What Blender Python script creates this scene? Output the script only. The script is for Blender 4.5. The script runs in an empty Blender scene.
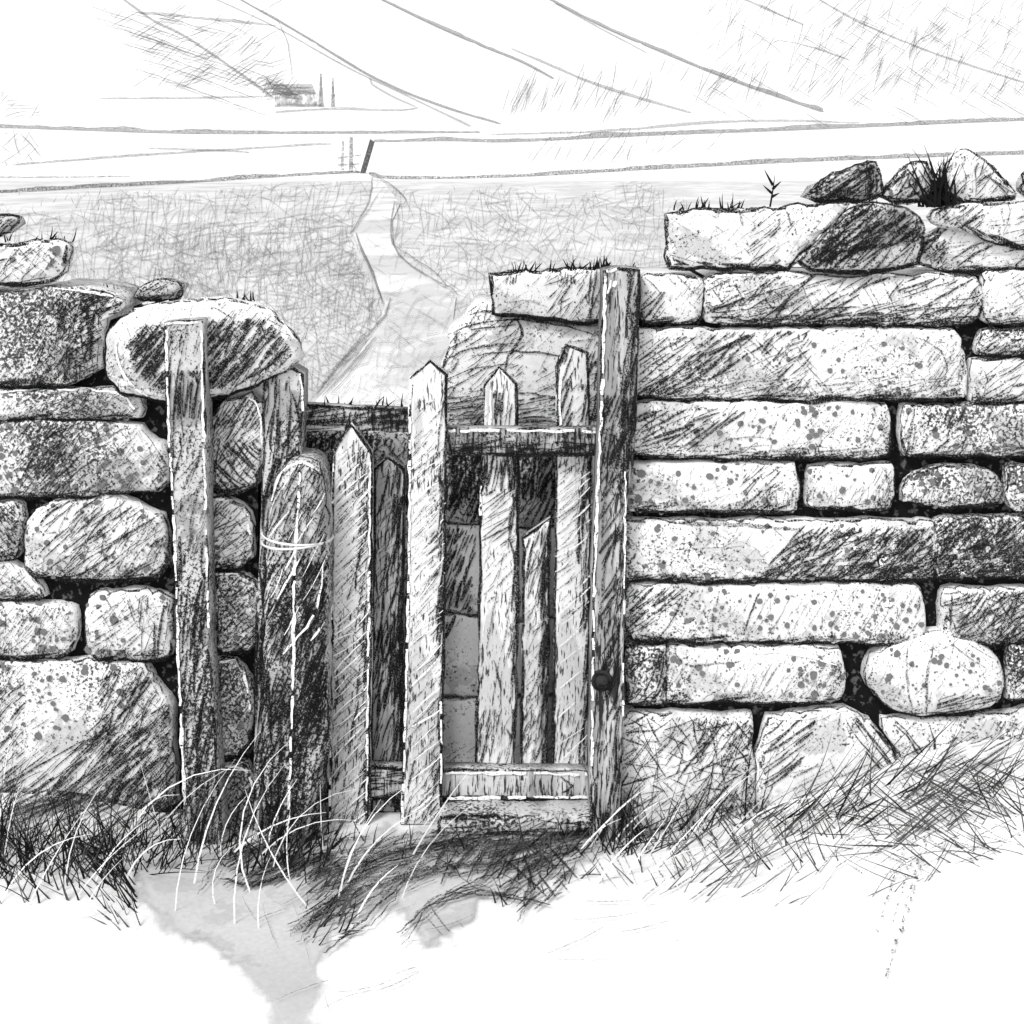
import bpy, math, random
import numpy as np
from mathutils import Vector, noise
from mathutils.bvhtree import BVHTree

random.seed(11)
R = random.random
U = random.uniform
SC = bpy.context.scene
COL = SC.collection

# ------------------------------------------------------------------ camera frame
D0, K, EYE, HY = 3.39, 0.72 / 1024, 1.57, 170.0


def P(px, py, y=0.0):
    d = y + D0
    return ((px - 512) * K * d, y, EYE - (py - HY) * K * d)


def sm(a, b, t):
    t = min(1, max(0, (t - a) / (b - a)))
    return t * t * (3 - 2 * t)


# ------------------------------------------------------------------ land
TD = [0, 9, 20, 45, 90, 140, 200, 300, 450, 700, 950, 1300]
TPY = [None, None, None, None, 181, 152, 127, 88, 45, -45, -120, -120]
TZ = [0, 0, 0.08, 0.35]
for d_, p_ in zip(TD[4:], TPY[4:]):
    TZ.append(EYE - (p_ - HY) * K * d_)


def h(x, y):
    d = y + D0
    z = float(np.interp(d, TD, TZ))
    n = 1 - sm(3.6, 5.5, d)
    if n > 0:
        z += n * (0.13 * sm(0.25, 1.15, x) + 0.09 * sm(-0.55, -1.15, -abs(x) if x > 0 else x)) * sm(2.3, 3.2, d)
        z += n * 0.004 * noise.noise((x * 3.1, y * 3.1, 0.4))
    return z


_dt = np.geomspace(5.6, 1250, 4000)
_pt = HY + (EYE - np.interp(_dt, TD, TZ)) / (K * _dt)
_ptr, _dtr = _pt[::-1].copy(), _dt[::-1].copy()
_o = np.maximum.accumulate(_ptr)


def land(px, py, lift=0.004):
    """the point of the land seen in direction px, py"""
    if py < 480:
        d = float(np.interp(py, _o, _dtr))
        return ((px - 512) * K * d, d - D0, float(np.interp(d, TD, TZ)) + lift * (1 + 0.12 * d))
    a, d = 1.9, 1.9
    while d < 7:
        if EYE - (py - HY) * K * d <= h((px - 512) * K * d, d - D0):
            break
        a = d
        d += 0.08
    b = d
    for _ in range(12):
        m = (a + b) / 2
        if EYE - (py - HY) * K * m <= h((px - 512) * K * m, m - D0):
            b = m
        else:
            a = m
    x = (px - 512) * K * b
    return (x, b - D0, h(x, b - D0) + lift)


# ------------------------------------------------------------------ materials
def nmat(name):
    m = bpy.data.materials.new(name)
    m.use_nodes = True
    nt = m.node_tree
    nt.nodes.clear()
    out = nt.nodes.new('ShaderNodeOutputMaterial')
    return m, nt, out


def ramp(nt, a, b, ca, cb, src):
    r = nt.nodes.new('ShaderNodeValToRGB')
    r.color_ramp.elements[0].position = a
    r.color_ramp.elements[1].position = b
    r.color_ramp.elements[0].color = (ca, ca, ca, 1)
    r.color_ramp.elements[1].color = (cb, cb, cb, 1)
    nt.links.new(src, r.inputs[0])
    return r.outputs[0]


def tex(nt, scale, detail=3, rough=0.55, stretch=None, off=(0, 0, 0)):
    tc = nt.nodes.new('ShaderNodeTexCoord')
    mp = nt.nodes.new('ShaderNodeMapping')
    mp.inputs['Location'].default_value = off
    if stretch:
        mp.inputs['Scale'].default_value = stretch
    nt.links.new(tc.outputs['Object'], mp.inputs[0])
    n = nt.nodes.new('ShaderNodeTexNoise')
    n.inputs['Scale'].default_value = scale
    n.inputs['Detail'].default_value = detail
    n.inputs['Roughness'].default_value = rough
    nt.links.new(mp.outputs[0], n.inputs['Vector'])
    return n.outputs['Fac']


def mul(nt, a, b):
    m = nt.nodes.new('ShaderNodeMix')
    m.data_type = 'RGBA'
    m.blend_type = 'MULTIPLY'
    m.inputs['Factor'].default_value = 1
    nt.links.new(a, m.inputs[6])
    nt.links.new(b, m.inputs[7])
    return m.outputs[2]


def diffuse(nt, out, col, alpha=None):
    d = nt.nodes.new('ShaderNodeBsdfDiffuse')
    if hasattr(col, 'is_output'):
        nt.links.new(col, d.inputs[0])
    else:
        d.inputs[0].default_value = (col, col, col, 1)
    if alpha is None:
        nt.links.new(d.outputs[0], out.inputs[0])
        return
    t = nt.nodes.new('ShaderNodeBsdfTransparent')
    mx = nt.nodes.new('ShaderNodeMixShader')
    nt.links.new(alpha, mx.inputs[0])
    nt.links.new(t.outputs[0], mx.inputs[1])
    nt.links.new(d.outputs[0], mx.inputs[2])
    nt.links.new(mx.outputs[0], out.inputs[0])


def wash(name, base, dark, scale, lo, hi, grain=90, stretch=None, off=(0, 0, 0), spots=0.0, grit=None):
    """pale surface with hard edged grey wash patches and fine grain"""
    m, nt, out = nmat(name)
    w = ramp(nt, lo, hi, dark / base, 1, tex(nt, scale, 5, 0.6, stretch, off))
    w2 = ramp(nt, lo - 0.10, hi - 0.09, 0.82, 1, tex(nt, scale * 2.3, 4, 0.6, stretch, (off[0] + 5, off[1], off[2])))
    g = ramp(nt, 0.25, 0.7, base * 0.82, base, tex(nt, grain, 4, 0.7))
    c = mul(nt, mul(nt, g, w), w2)
    if spots:
        tc = nt.nodes.new('ShaderNodeTexCoord')
        v = nt.nodes.new('ShaderNodeTexVoronoi')
        v.inputs['Scale'].default_value = 75
        nt.links.new(tc.outputs['Object'], v.inputs['Vector'])
        sp = ramp(nt, 0.17, 0.25, 1 - spots, 1, v.outputs['Distance'])
        c = mul(nt, c, sp)
    if grit:
        gs, lim, gst = grit
        a = nt.nodes.new('ShaderNodeMath')
        a.operation = 'MULTIPLY_ADD'
        nt.links.new(tex(nt, 4.5, 3, 0.6, None, (off[0] + 9, 1, 1)), a.inputs[0])
        a.inputs[1].default_value = 0.55
        nt.links.new(tex(nt, gs, 3, 0.65, gst), a.inputs[2])
        c = mul(nt, c, ramp(nt, lim + .275, lim + .335, 0.10, 1, a.outputs[0]))
    diffuse(nt, out, c)
    return m


def ink(name, v, lo, hi, scale, amax=1.0):
    m, nt, out = nmat(name)
    a = ramp(nt, lo, hi, 0, amax, tex(nt, scale, 3, 0.6))
    diffuse(nt, out, v, a)
    return m


M_STONE = wash('pale gritstone', 0.80, 0.58, 5.0, 0.42, 0.44, grit=(150, .36, None))
M_SPECK = wash('lichen speckled gritstone', 0.79, 0.52, 6.0, 0.42, 0.45, off=(3, 1, 2), spots=0.38, grit=(140, .395, None))
M_GREY = wash('grey gritstone', 0.58, 0.36, 7.0, 0.44, 0.48, off=(1, 7, 2), grit=(140, .40, None))
M_WOOD = wash('weathered pale timber', 0.62, 0.40, 9.0, 0.46, 0.52, 120, (1, 1, 0.18), grit=(150, .40, (1, 1, .10)))
M_PALE = wash('bleached pale timber', 0.76, 0.56, 7.0, 0.42, 0.45, 120, (1, 1, 0.3), (3, 0, 1), grit=(170, .315, (1, 1, .16)))
M_DWOOD = wash('weathered dark timber', 0.52, 0.30, 9.0, 0.44, 0.50, 120, (1, 1, 0.16), (2, 2, 2), grit=(150, .40, (1, 1, .12)))
M_EARTH = wash('black earth and rubble', 0.11, 0.012, 60, 0.56, 0.62)
M_GROUND = wash('pale trodden ground', 0.84, 0.70, 2.0, 0.30, 0.31)
M_PATH = wash('grey worn path', 0.60, 0.53, 4.0, 0.42, 0.43, off=(4, 4, 0))
M_FIELD = wash('pale grey pasture', 0.72, 0.60, 0.5, 0.44, 0.56, 90, (1, .5, 1))
M_TRACK = wash('white track', 0.80, 0.60, 0.45, 0.46, 0.54, 90, (1, .5, 1), off=(2, 3, 0))
M_HILL = wash('pale hillside', 0.86, 0.78, 0.008, 0.30, 0.31)
INK = ink('charcoal', 0.012, 0.36, 0.54, 330)  # drawn hatching; part of it paints shade onto the surfaces
INK2 = ink('soft graphite', 0.035, 0.42, 0.60, 300)
INK3 = ink('pale graphite', 0.16, 0.40, 0.60, 260)
CHALK = ink('chalk highlight', 0.85, 0.36, 0.44, 170)  # white strokes that paint highlights along edges and tops
LICHEN = ink('grey lichen', 0.16, 0.20, 0.34, 200)
SMUDGE = ink('charcoal shading', 0.02, 0.50, 0.60, 230)  # broad strokes that paint shade into the dark areas
SLOTS = [INK, INK2, INK3, CHALK, LICHEN, SMUDGE]
FAR1 = ink('far wall stone', 0.09, 0.36, 0.66, 9, .8)
FAR2 = ink('far pale wall stone', 0.15, 0.38, 0.68, 8, .75)
FARG = ink('far bracken', 0.09, 0.30, 0.60, 1.6, .8)
M_BLADE = [ink('dark grass', 0.012, 0.22, 0.30, 200), ink('grey grass', 0.07, 0.26, 0.40, 200),
           ink('light grey grass', 0.22, 0.30, 0.42, 120), ink('bleached grass', 0.85, 0.34, 0.42, 170)]


# ------------------------------------------------------------------ objects
def tag(o, label=None, cat=None, group=None, kind=None):
    if label: o['label'] = label
    if cat: o['category'] = cat
    if group: o['group'] = group
    if kind: o['kind'] = kind
    return o


def empty(name, loc, label, cat, group=None):
    o = bpy.data.objects.new(name, None)
    o.location = loc
    o.empty_display_size = 0.1
    COL.objects.link(o)
    return tag(o, label, cat, group)


def link(name, V, F, MI, mats, parent=None, origin=None, smooth=True):
    me = bpy.data.meshes.new(name)
    V = np.array(V, dtype=float).reshape(-1, 3)
    po = Vector((0, 0, 0))
    if parent:
        po = Vector(parent.location)
        if parent.parent: po = po + Vector(parent.parent.location)
    if origin is None:
        origin = (V[:, 0].mean(), V[:, 1].mean(), V[:, 2].min()) if len(V) else (0, 0, 0)
    V = V - np.array(origin)
    me.from_pydata(V.tolist(), [], F)
    for m in mats: me.materials.append(m)
    me.polygons.foreach_set('material_index', MI)
    me.polygons.foreach_set('use_smooth', [smooth] * len(F))
    me.update()
    o = bpy.data.objects.new(name, me)
    COL.objects.link(o)
    if parent: o.parent = parent
    o.location = Vector(origin) - po
    return o


def chaikin(p, n):
    for _ in range(n):
        q = []
        for i in range(len(p)):
            a, b = p[i], p[(i + 1) % len(p)]
            q += [(a[0] * .75 + b[0] * .25, a[1] * .75 + b[1] * .25), (a[0] * .25 + b[0] * .75, a[1] * .25 + b[1] * .75)]
        p = q
    return p


def resample(p, step, closed=True):
    q = []
    n = len(p) if closed else len(p) - 1
    for i in range(n):
        a, b = p[i], p[(i + 1) % len(p)]
        k = max(1, int(round(math.hypot(b[0] - a[0], b[1] - a[1]) / step)))
        for j in range(k):
            q.append((a[0] + (b[0] - a[0]) * j / k, a[1] + (b[1] - a[1]) * j / k))
    if not closed: q.append(p[-1])
    return q


def clip_line(poly, ox, oy, dx, dy):
    """parameter intervals of the line o + t d inside the polygon"""
    ts = []
    for i in range(len(poly)):
        ax, ay = poly[i]
        bx, by = poly[(i + 1) % len(poly)]
        s0 = (ax - ox) * dy - (ay - oy) * dx
        s1 = (bx - ox) * dy - (by - oy) * dx
        if (s0 < 0) != (s1 < 0):
            u = s0 / (s0 - s1)
            x, y = ax + (bx - ax) * u, ay + (by - ay) * u
            ts.append((x - ox) * dx + (y - oy) * dy)
    ts.sort()
    return list(zip(ts[0::2], ts[1::2]))


def inside(poly, x, y):
    c = False
    for i in range(len(poly)):
        ax, ay = poly[i]
        bx, by = poly[i - 1]
        if (ay > y) != (by > y) and x < (bx - ax) * (y - ay) / (by - ay) + ax: c = not c
    return c


def box(x0, y0, x1, y1):
    return [(x0, y0), (x1, y0), (x1, y1), (x0, y1)]


def hatch_lines(poly, ang, sp, ln=(25, 70), cover=0.9, aj=5, over=0):
    """freehand pencil strokes (lists of px points) that fill a polygon"""
    a = math.radians(ang)
    dx, dy = math.cos(a), -math.sin(a)
    nx, ny = -dy, dx
    ss = [x * nx + y * ny for x, y in poly]
    s = min(ss) + sp * U(.2, .9)
    res = []
    while s < max(ss):
        for t0, t1 in clip_line(poly, nx * s, ny * s, dx, dy):
            t = t0 + U(0, sp) - over
            while t < t1 + over:
                L = U(*ln)
                e = min(t + L, t1 + over * R())
                if e - t > 3 and R() < cover:
                    da = math.radians(random.gauss(0, aj))
                    mx = (t + e) / 2
                    hx = (e - t) / 2
                    cx, cy = nx * s + dx * mx, ny * s + dy * mx
                    ex, ey = dx * math.cos(da) - dy * math.sin(da), dx * math.sin(da) + dy * math.cos(da)
                    b = random.gauss(0, 0.05) * hx
                    k = max(2, int(hx * 2 / 9) + 1)
                    pts = []
                    for i in range(k + 1):
                        u = -1 + 2 * i / k
                        pts.append((cx + ex * hx * u + nx * b * (1 - u * u) + U(-.4, .4), cy + ey * hx * u + ny * b * (1 - u * u) + U(-.4, .4)))
                    res.append(pts)
                t = e + U(.5, 7)
        s += sp * U(.5, 1.5)
    return res


def smooth_path(p, step=7):
    q = []
    for i in range(len(p) - 1):
        a = p[max(0, i - 1)]; b = p[i]; c = p[i + 1]; d = p[min(len(p) - 1, i + 2)]
        k = max(1, int(math.hypot(c[0] - b[0], c[1] - b[1]) / step))
        for j in range(k):
            t = j / k
            q.append(tuple(0.5 * (2 * b[m] + (c[m] - a[m]) * t + (2 * a[m] - 5 * b[m] + 4 * c[m] - d[m]) * t * t + (3 * b[m] - a[m] - 3 * c[m] + d[m]) * t ** 3) for m in (0, 1)))
    q.append(p[-1])
    return q


class Item:
    """one solid with a front outline in px, and drawn strokes that lie on it, shading among them"""

    def __init__(s, poly, y=0.0, depth=0.22, bulge=0.014, mat=M_STONE, soft=1, rough=2.0, bump=0.007, back=0.0):
        s.y = y
        s.mat = mat
        s.V, s.F, s.MI = [], [], []
        p = chaikin(poly, soft) if soft else poly
        p = resample(p, 7 if soft or bulge > .005 else 14)
        sd = U(0, 99)
        p = [(x + rough * noise.noise((x * .045, yy * .045, sd)) * 1.6 + rough * .5 * noise.noise((x * .2, yy * .2, sd)), yy + rough * noise.noise((x * .045, yy * .045, sd + 9)) * 1.6 + rough * .5 * noise.noise((x * .2, yy * .2, sd + 7))) for x, yy in p]
        s.poly = p
        xs = [q[0] for q in p]
        ys = [q[1] for q in p]
        s.bb = (min(xs), min(ys), max(xs), max(ys))
        cx, cy = (s.bb[0] + s.bb[2]) / 2, (s.bb[1] + s.bb[3]) / 2
        hx, hy = (s.bb[2] - s.bb[0]) / 2, (s.bb[3] - s.bb[1]) / 2
        hm = min(hx, hy)
        e = min(1, hm / 20)
        rings = [(min(hm * back, hm * .7), depth), (0, .02 if bulge > .008 else .004)]
        for dl, b in ((1.2, .15), (3.5, .45), (8, .75), (hm * .5, .93), (hm * .78, 1)):
            dl = min(dl * e if dl < 9 else dl, hm * .8)
            rings.append((dl, -b * bulge))
        n = len(p)
        for k, (dl, yo) in enumerate(rings):
            for x, yy in p:
                X = cx + (x - cx) * (1 - dl / hx)
                Y = cy + (yy - cy) * (1 - dl / hy)
                w = P(X, Y, y)
                nb = bump * noise.fractal((w[0] * 9 + sd, w[2] * 9, sd), 1, 2, 3) if k > 1 else 0
                s.V.append((w[0], y + yo + nb, w[2]))
        for k in range(len(rings) - 1):
            for i in range(n):
                j = (i + 1) % n
                s.F.append((k * n + i, k * n + j, (k + 1) * n + j, (k + 1) * n + i))
        s.F.append(tuple(range(n))[::-1])
        s.F.append(tuple((len(rings) - 1) * n + i for i in range(n)))
        s.MI = [0] * len(s.F)
        s.bvh = BVHTree.FromPolygons([Vector(v) for v in s.V], s.F)

    def at(s, px, py):
        w = P(px, py, s.y)
        hit = s.bvh.ray_cast(Vector((w[0], s.y - 1, w[2])), Vector((0, 1, 0)), 1.06 + 0.05)
        return hit[0] if hit[0] is not None else None

    def stroke(s, pts, w, m, taper=0.5):
        run = []
        for k, q in enumerate(pts):
            c = s.at(*q)
            if c is None:
                s._rib(run, w, m, taper)
                run = []
            else:
                run.append((q, c))
        s._rib(run, w, m, taper)
        return s

    def _rib(s, run, w, m, taper):
        if len(run) < 2: return
        b = len(s.V)
        n = len(run)
        off = 0.0028 + U(0, .0012) + (.002 if m == 4 else 0)
        for i, (q, c) in enumerate(run):
            a = run[max(0, i - 1)][0]
            e = run[min(n - 1, i + 1)][0]
            dx, dy = e[0] - a[0], e[1] - a[1]
            L = math.hypot(dx, dy) or 1
            u = i / (n - 1)
            ww = w * K * (D0 + s.y) * .5 * (1 - taper * abs(2 * u - 1) ** 2) * U(.75, 1.25)
            nx, nz = dy / L, dx / L
            s.V.append((c.x + nx * ww, c.y - off, c.z + nz * ww))
            s.V.append((c.x - nx * ww, c.y - off, c.z - nz * ww))
        for i in range(n - 1):
            s.F.append((b + 2 * i, b + 2 * i + 1, b + 2 * i + 3, b + 2 * i + 2))
            s.MI.append(m)

    def region(s, reg):
        if reg is None: return s.poly
        if len(reg) == 4 and not isinstance(reg[0], tuple): return box(*reg)
        return reg

    def hatch(s, reg=None, ang=45, sp=6, w=1.6, m=1, ln=(25, 70), cover=.9, aj=5):
        for pts in hatch_lines(s.region(reg), ang, sp * .72, ln, cover, aj):
            s.stroke(pts, w * .8 * random.choice((.55, .7, .9, 1, 1.2, 1.7)), m)
        return s

    def line(s, pts, w=2.5, m=1, wob=.8, taper=.6, dash=0):
        pts = [(x + U(-wob, wob), y + U(-wob, wob)) for x, y in smooth_path(pts, 6)]
        if not dash: return s.stroke(pts, w, m, taper)
        i = 0
        while i < len(pts) - 1:
            k = random.randint(2, dash)
            s.stroke(pts[i:i + k + 1], w * U(.6, 1.2), m, .2)
            i += k
            if R() < .25: i += 1
        return s

    def dots(s, n, reg=None, r=(.8, 3.2), m=5):
        poly = s.region(reg)
        xs = [q[0] for q in poly]
        ys = [q[1] for q in poly]
        k = 0
        while n > 0 and k < 4000:
            k += 1
            x, y = U(min(xs), max(xs)), U(min(ys), max(ys))
            if not inside(poly, x, y) or noise.noise((x * .03, y * .03, n * .001)) < U(-.7, .25): continue
            n -= 1
            rr = (r[0] + (r[1] - r[0]) * R() ** 2.4) * K * D0
            c = s.at(x, y)
            if c is None: continue
            b = len(s.V)
            for i in range(8):
                a = i * math.pi / 4
                q = rr * U(.8, 1.15)
                s.V.append((c.x + q * math.cos(a), c.y - .0025, c.z + q * math.sin(a)))
            s.F.append(tuple(range(b, b + 8)))
            s.MI.append(m)
        return s

    def edge(s, w=2.4, m=1, inset=0.9, passes=1, keep=.8, low=True):
        """ragged dark line round the outline, heavier underneath"""
        w *= 1.3
        cx, cy = (s.bb[0] + s.bb[2]) / 2, (s.bb[1] + s.bb[3]) / 2
        hx, hy = (s.bb[2] - s.bb[0]) / 2, (s.bb[3] - s.bb[1]) / 2
        for ps in range(passes + (1 if low else 0)):
            i = 0
            ins = inset + ps * .9
            while i < len(s.poly):
                k = random.randint(3, 9)
                seg = [s.poly[(i + j) % len(s.poly)] for j in range(k + 1)]
                pts = [(cx + (x - cx) * (1 - ins / hx) + U(-.7, .7), cy + (y - cy) * (1 - ins / hy) + U(-.7, .7)) for x, y in seg]
                my = sum(q[1] for q in pts) / len(pts)
                if (ps < passes and R() < keep) or (ps >= passes and my > cy + hy * .55):
                    s.stroke(pts, w * U(.5, 1.3) * (1.5 if ps >= passes else 1), m, .6)
                i += k - 1
        return s

    def build(s, name, parent=None, **kw):
        o = link(name, s.V, s.F, s.MI, [s.mat] + SLOTS, parent)
        return tag(o, **kw) if kw else o


# ------------------------------------------------------------------ sheets of land
def sheet(name, rows, xs, mat, marks=None):
    V, F = [], []
    for d in rows:
        for x in xs:
            X = x * max(1.0, d / 5)
            V.append((X, d - D0, h(X, d - D0)))
    n = len(xs)
    for i in range(len(rows) - 1):
        for j in range(n - 1):
            F.append((i * n + j, i * n + j + 1, (i + 1) * n + j + 1, (i + 1) * n + j))
    MI = [0] * len(F)
    mats = [mat] + (marks.mats if marks else [])
    if marks:
        b = len(V)
        V += marks.V
        F += [tuple(i + b for i in f) for f in marks.F]
        MI += [m + 1 for m in marks.MI]
    return tag(link(name, V, F, MI, mats, origin=(0, 0, 0)), kind='structure')


class Marks:
    """strokes that lie on the land"""

    def __init__(s, mats):
        s.mats = mats
        s.V, s.F, s.MI = [], [], []

    def stroke(s, pts, w, m, lift=.004, taper=.6, fn=None):
        n = len(pts)
        if n < 2: return
        b = len(s.V)
        for i in range(n):
            a, e = pts[max(0, i - 1)], pts[min(n - 1, i + 1)]
            dx, dy = e[0] - a[0], e[1] - a[1]
            L = math.hypot(dx, dy) or 1
            u = i / (n - 1)
            ww = w * .5 * (1 - taper * abs(2 * u - 1) ** 2) * U(.75, 1.25)
            s.V.append(land(pts[i][0] - dy / L * ww, pts[i][1] + dx / L * ww, lift))
            s.V.append(land(pts[i][0] + dy / L * ww, pts[i][1] - dx / L * ww, lift))
        for i in range(n - 1):
            s.F.append((b + 2 * i, b + 2 * i + 1, b + 2 * i + 3, b + 2 * i + 2))
            s.MI.append(m)

    def hatch(s, poly, ang, sp, w, m, ln=(25, 70), cover=.9, aj=6, lift=.004, avoid=None):
        for pts in hatch_lines(poly, ang, sp, ln, cover, aj):
            mid = pts[len(pts) // 2]
            if avoid and inside(avoid, *mid): continue
            s.stroke(pts, w * U(.6, 1.3), m, lift)

    def line(s, pts, w, m, wob=.6, lift=.006, taper=.6):
        s.stroke([(x + U(-wob, wob), y + U(-wob, wob)) for x, y in smooth_path(pts, 6)], w, m, lift, taper)

    def build(s, name, **kw):
        return tag(link(name, s.V, s.F, s.MI, s.mats, origin=(0, 0, 0)), **kw)


TRACK = [(372, 178), (371, 196), (365, 212), (353, 235), (364, 258), (376, 285), (385, 305), (378, 328), (350, 368), (316, 402), (300, 440), (450, 440), (452, 330), (456, 298), (430, 280), (404, 262), (393, 245), (392, 222), (400, 205), (388, 188), (380, 180)]

gm = Marks([INK, INK2, INK3])
# ruts and trodden mud below the gate
for rg, a, sp, w, m, c in (
        ([(430, 812), (600, 802), (590, 850), (520, 868), (420, 852)], 12, 5, 2.6, 0, .8),
        ([(300, 850), (440, 822), (600, 828), (570, 885), (500, 880), (330, 890)], 14, 9, 2.2, 1, .65),
        ([(290, 862), (430, 836), (520, 850), (380, 885), (330, 925), (300, 950)], 32, 6, 2.6, 1, .8),
        ([(450, 850), (590, 845), (560, 900), (515, 920)], 38, 7, 2.6, 0, .7),
        ([(300, 835), (450, 815), (600, 815), (590, 868), (470, 872), (310, 900)], 8, 8, 2.6, 1, .7),
        ([(300, 870), (420, 850), (540, 850), (560, 890), (420, 890), (320, 940)], 26, 9, 2.6, 1, .65),
        ([(200, 850), (320, 835), (340, 870), (260, 900)], 28, 5, 3.2, 0, .7),
        ([(400, 852), (580, 838), (560, 880), (440, 890)], 62, 9, 3, 0, .55),
        ([(490, 850), (590, 840), (575, 890), (530, 918)], -48, 9, 2.6, 0, .6),
        ([(200, 830), (330, 815), (330, 880), (240, 900)], 40, 6, 2.2, 0, .75),
        ([(0, 790), (240, 800), (210, 850), (60, 860), (0, 840)], 30, 5, 2.4, 0, .8),
        ([(600, 810), (780, 760), (1024, 735), (1024, 770), (800, 790), (640, 850)], 28, 6, 2.2, 0, .7),
        ([(380, 880), (480, 870), (470, 930), (420, 950)], -50, 14, 1.4, 1, .8),
        ([(380, 880), (480, 870), (470, 930), (420, 950)], 24, 14, 1.4, 1, .8),
        ([(560, 850), (720, 820), (840, 800), (780, 850), (600, 900)], -62, 9, 1.5, 1, .7),
        ([(640, 850), (960, 780), (900, 850), (760, 900), (640, 910)], 38, 15, 1.6, 1, .6),
        ([(820, 790), (1024, 760), (1024, 850), (900, 890), (840, 870)], -24, 10, 1.3, 1, .7),
        ([(820, 790), (1024, 760), (1024, 850), (900, 890), (840, 870)], 28, 11, 1.3, 1, .7),
        ([(240, 900), (420, 900), (420, 1000), (330, 1024), (270, 1010)], 20, 14, .8, 2, .5),
        ([(230, 900), (350, 900), (330, 1024), (270, 1010)], -70, 13, .8, 2, .5),
        ([(510, 900), (640, 890), (700, 960), (560, 1000)], 12, 16, .7, 2, .35)):
    gm.hatch(rg, a, sp, w, m, (25, 75), c, lift=.011)
for pts, w in (([(310, 902), (400, 862), (500, 850), (604, 834)], 7), ([(330, 872), (420, 846), (520, 838), (598, 842)], 6), ([(290, 945), (335, 912), (420, 880), (565, 866)], 7),
               ([(500, 905), (540, 875), (592, 850)], 6), ([(515, 918), (532, 885), (522, 862)], 6), ([(404, 944), (440, 908), (492, 884)], 5), ([(440, 905), (480, 892), (540, 905)], 4),
               ([(296, 930), (350, 890), (372, 868)], 6), ([(318, 952), (372, 915), (410, 872)], 5), ([(204, 892), (222, 862), (250, 846)], 5), ([(226, 890), (262, 880), (330, 862)], 6),
               ([(612, 850), (680, 812), (760, 790)], 6), ([(690, 815), (790, 775), (860, 762)], 6), ([(800, 790), (880, 757), (960, 742)], 5), ([(-10, 830), (40, 806), (100, 800)], 9), ([(-10, 845), (50, 818), (110, 808)], 8)):
    for k in range(4):
        gm.line([(x + U(-9, 9), y + U(-9, 9)) for x, y in pts], w * U(.2, .62), random.choice((0, 1, 1)), 1.6, .012)
for x, y0, x1, y1 in ((905, 850, 876, 940), (915, 850, 892, 930), (928, 830, 884, 990), (930, 840, 886, 985)):
    for k in range(14):
        t, u = k / 14, (k + U(.3, .7)) / 14
        gm.line([(x + (x1 - x) * t, y0 + (y1 - y0) * t), (x + (x1 - x) * u, y0 + (y1 - y0) * u)], U(1.6, 4.2), 1, 1.6, lift=.011, taper=.3)
xs = [-30, -16, -9, -6, -4, -3] + [-2.4 + 0.12 * i for i in range(41)] + [3, 4, 6, 9, 16, 30]
sheet('ground', [0.2, 1.2] + [1.8 + .12 * i for i in range(24)] + [4.75], xs, M_GROUND, gm)

FLD2 = ink('darker field graphite', 0.10, 0.40, 0.62, 60, .75)
FLD = ink('field graphite', 0.24, 0.40, 0.62, 60, .8)
fm = Marks([FLD2, FLD])
FA = [(-260, 212), (0, 204), (60, 214), (120, 190), (180, 196), (240, 186), (360, 180), (440, 196), (500, 184), (560, 200), (640, 180), (720, 215), (670, 270), (640, 330), (320, 470), (100, 330), (-260, 300)]
for a, sp, w, c in ((80, 8, 1.0, .6), (104, 10, 1.0, .55), (20, 9, 1.0, .55), (-24, 11, 1.0, .5), (52, 9, 1.0, .55), (4, 9, 1.0, .5)):
    fm.hatch(FA, a, sp * .8, w * .75, 1, (12, 42), c, 9, avoid=TRACK)
fm.hatch([(70, 196), (345, 186), (360, 250), (370, 300), (310, 400), (200, 300), (70, 290)], 80, 4.5, .8, 1, (14, 50), .75, 9, avoid=TRACK)
for a_, sp_, c_ in ((84, 5, .7), (12, 6, .7), (-30, 7, .6), (50, 6, .6)):
    fm.hatch([(90, 235), (340, 215), (372, 290), (384, 320), (316, 400), (220, 320), (110, 290)], a_, sp_, .95, 0 if a_ == 84 else 1, (12, 46), c_, 8, avoid=TRACK)
fm.hatch([(70, 240), (350, 230), (375, 300), (310, 400), (200, 300), (70, 290)], 108, 6, .8, 1, (14, 40), .7, 9, avoid=TRACK)
fm.hatch([(440, 200), (660, 190), (640, 280), (500, 290)], 68, 8, .8, 1, (12, 36), .6, 12)
fm.hatch([(80, 230), (340, 200), (370, 300), (310, 390), (200, 300)], 8, 10, .9, 1, (18, 50), .6, 12, avoid=TRACK)
fm.hatch([(430, 210), (560, 185), (640, 220), (560, 262), (480, 290)], -35, 8, .95, 1, (14, 40), .7, 20)
fm.hatch([(300, 330), (400, 290), (390, 350), (320, 410)], 47, 12, 2.6, 0, (40, 90), .5, 3)
FX = [-8 + .5 * i for i in range(33)]
sheet('field', list(np.geomspace(4.75, 90, 46)), FX, M_FIELD, fm)
sheet('far_field', list(np.geomspace(90, 200, 24)), FX, M_HILL)

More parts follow.
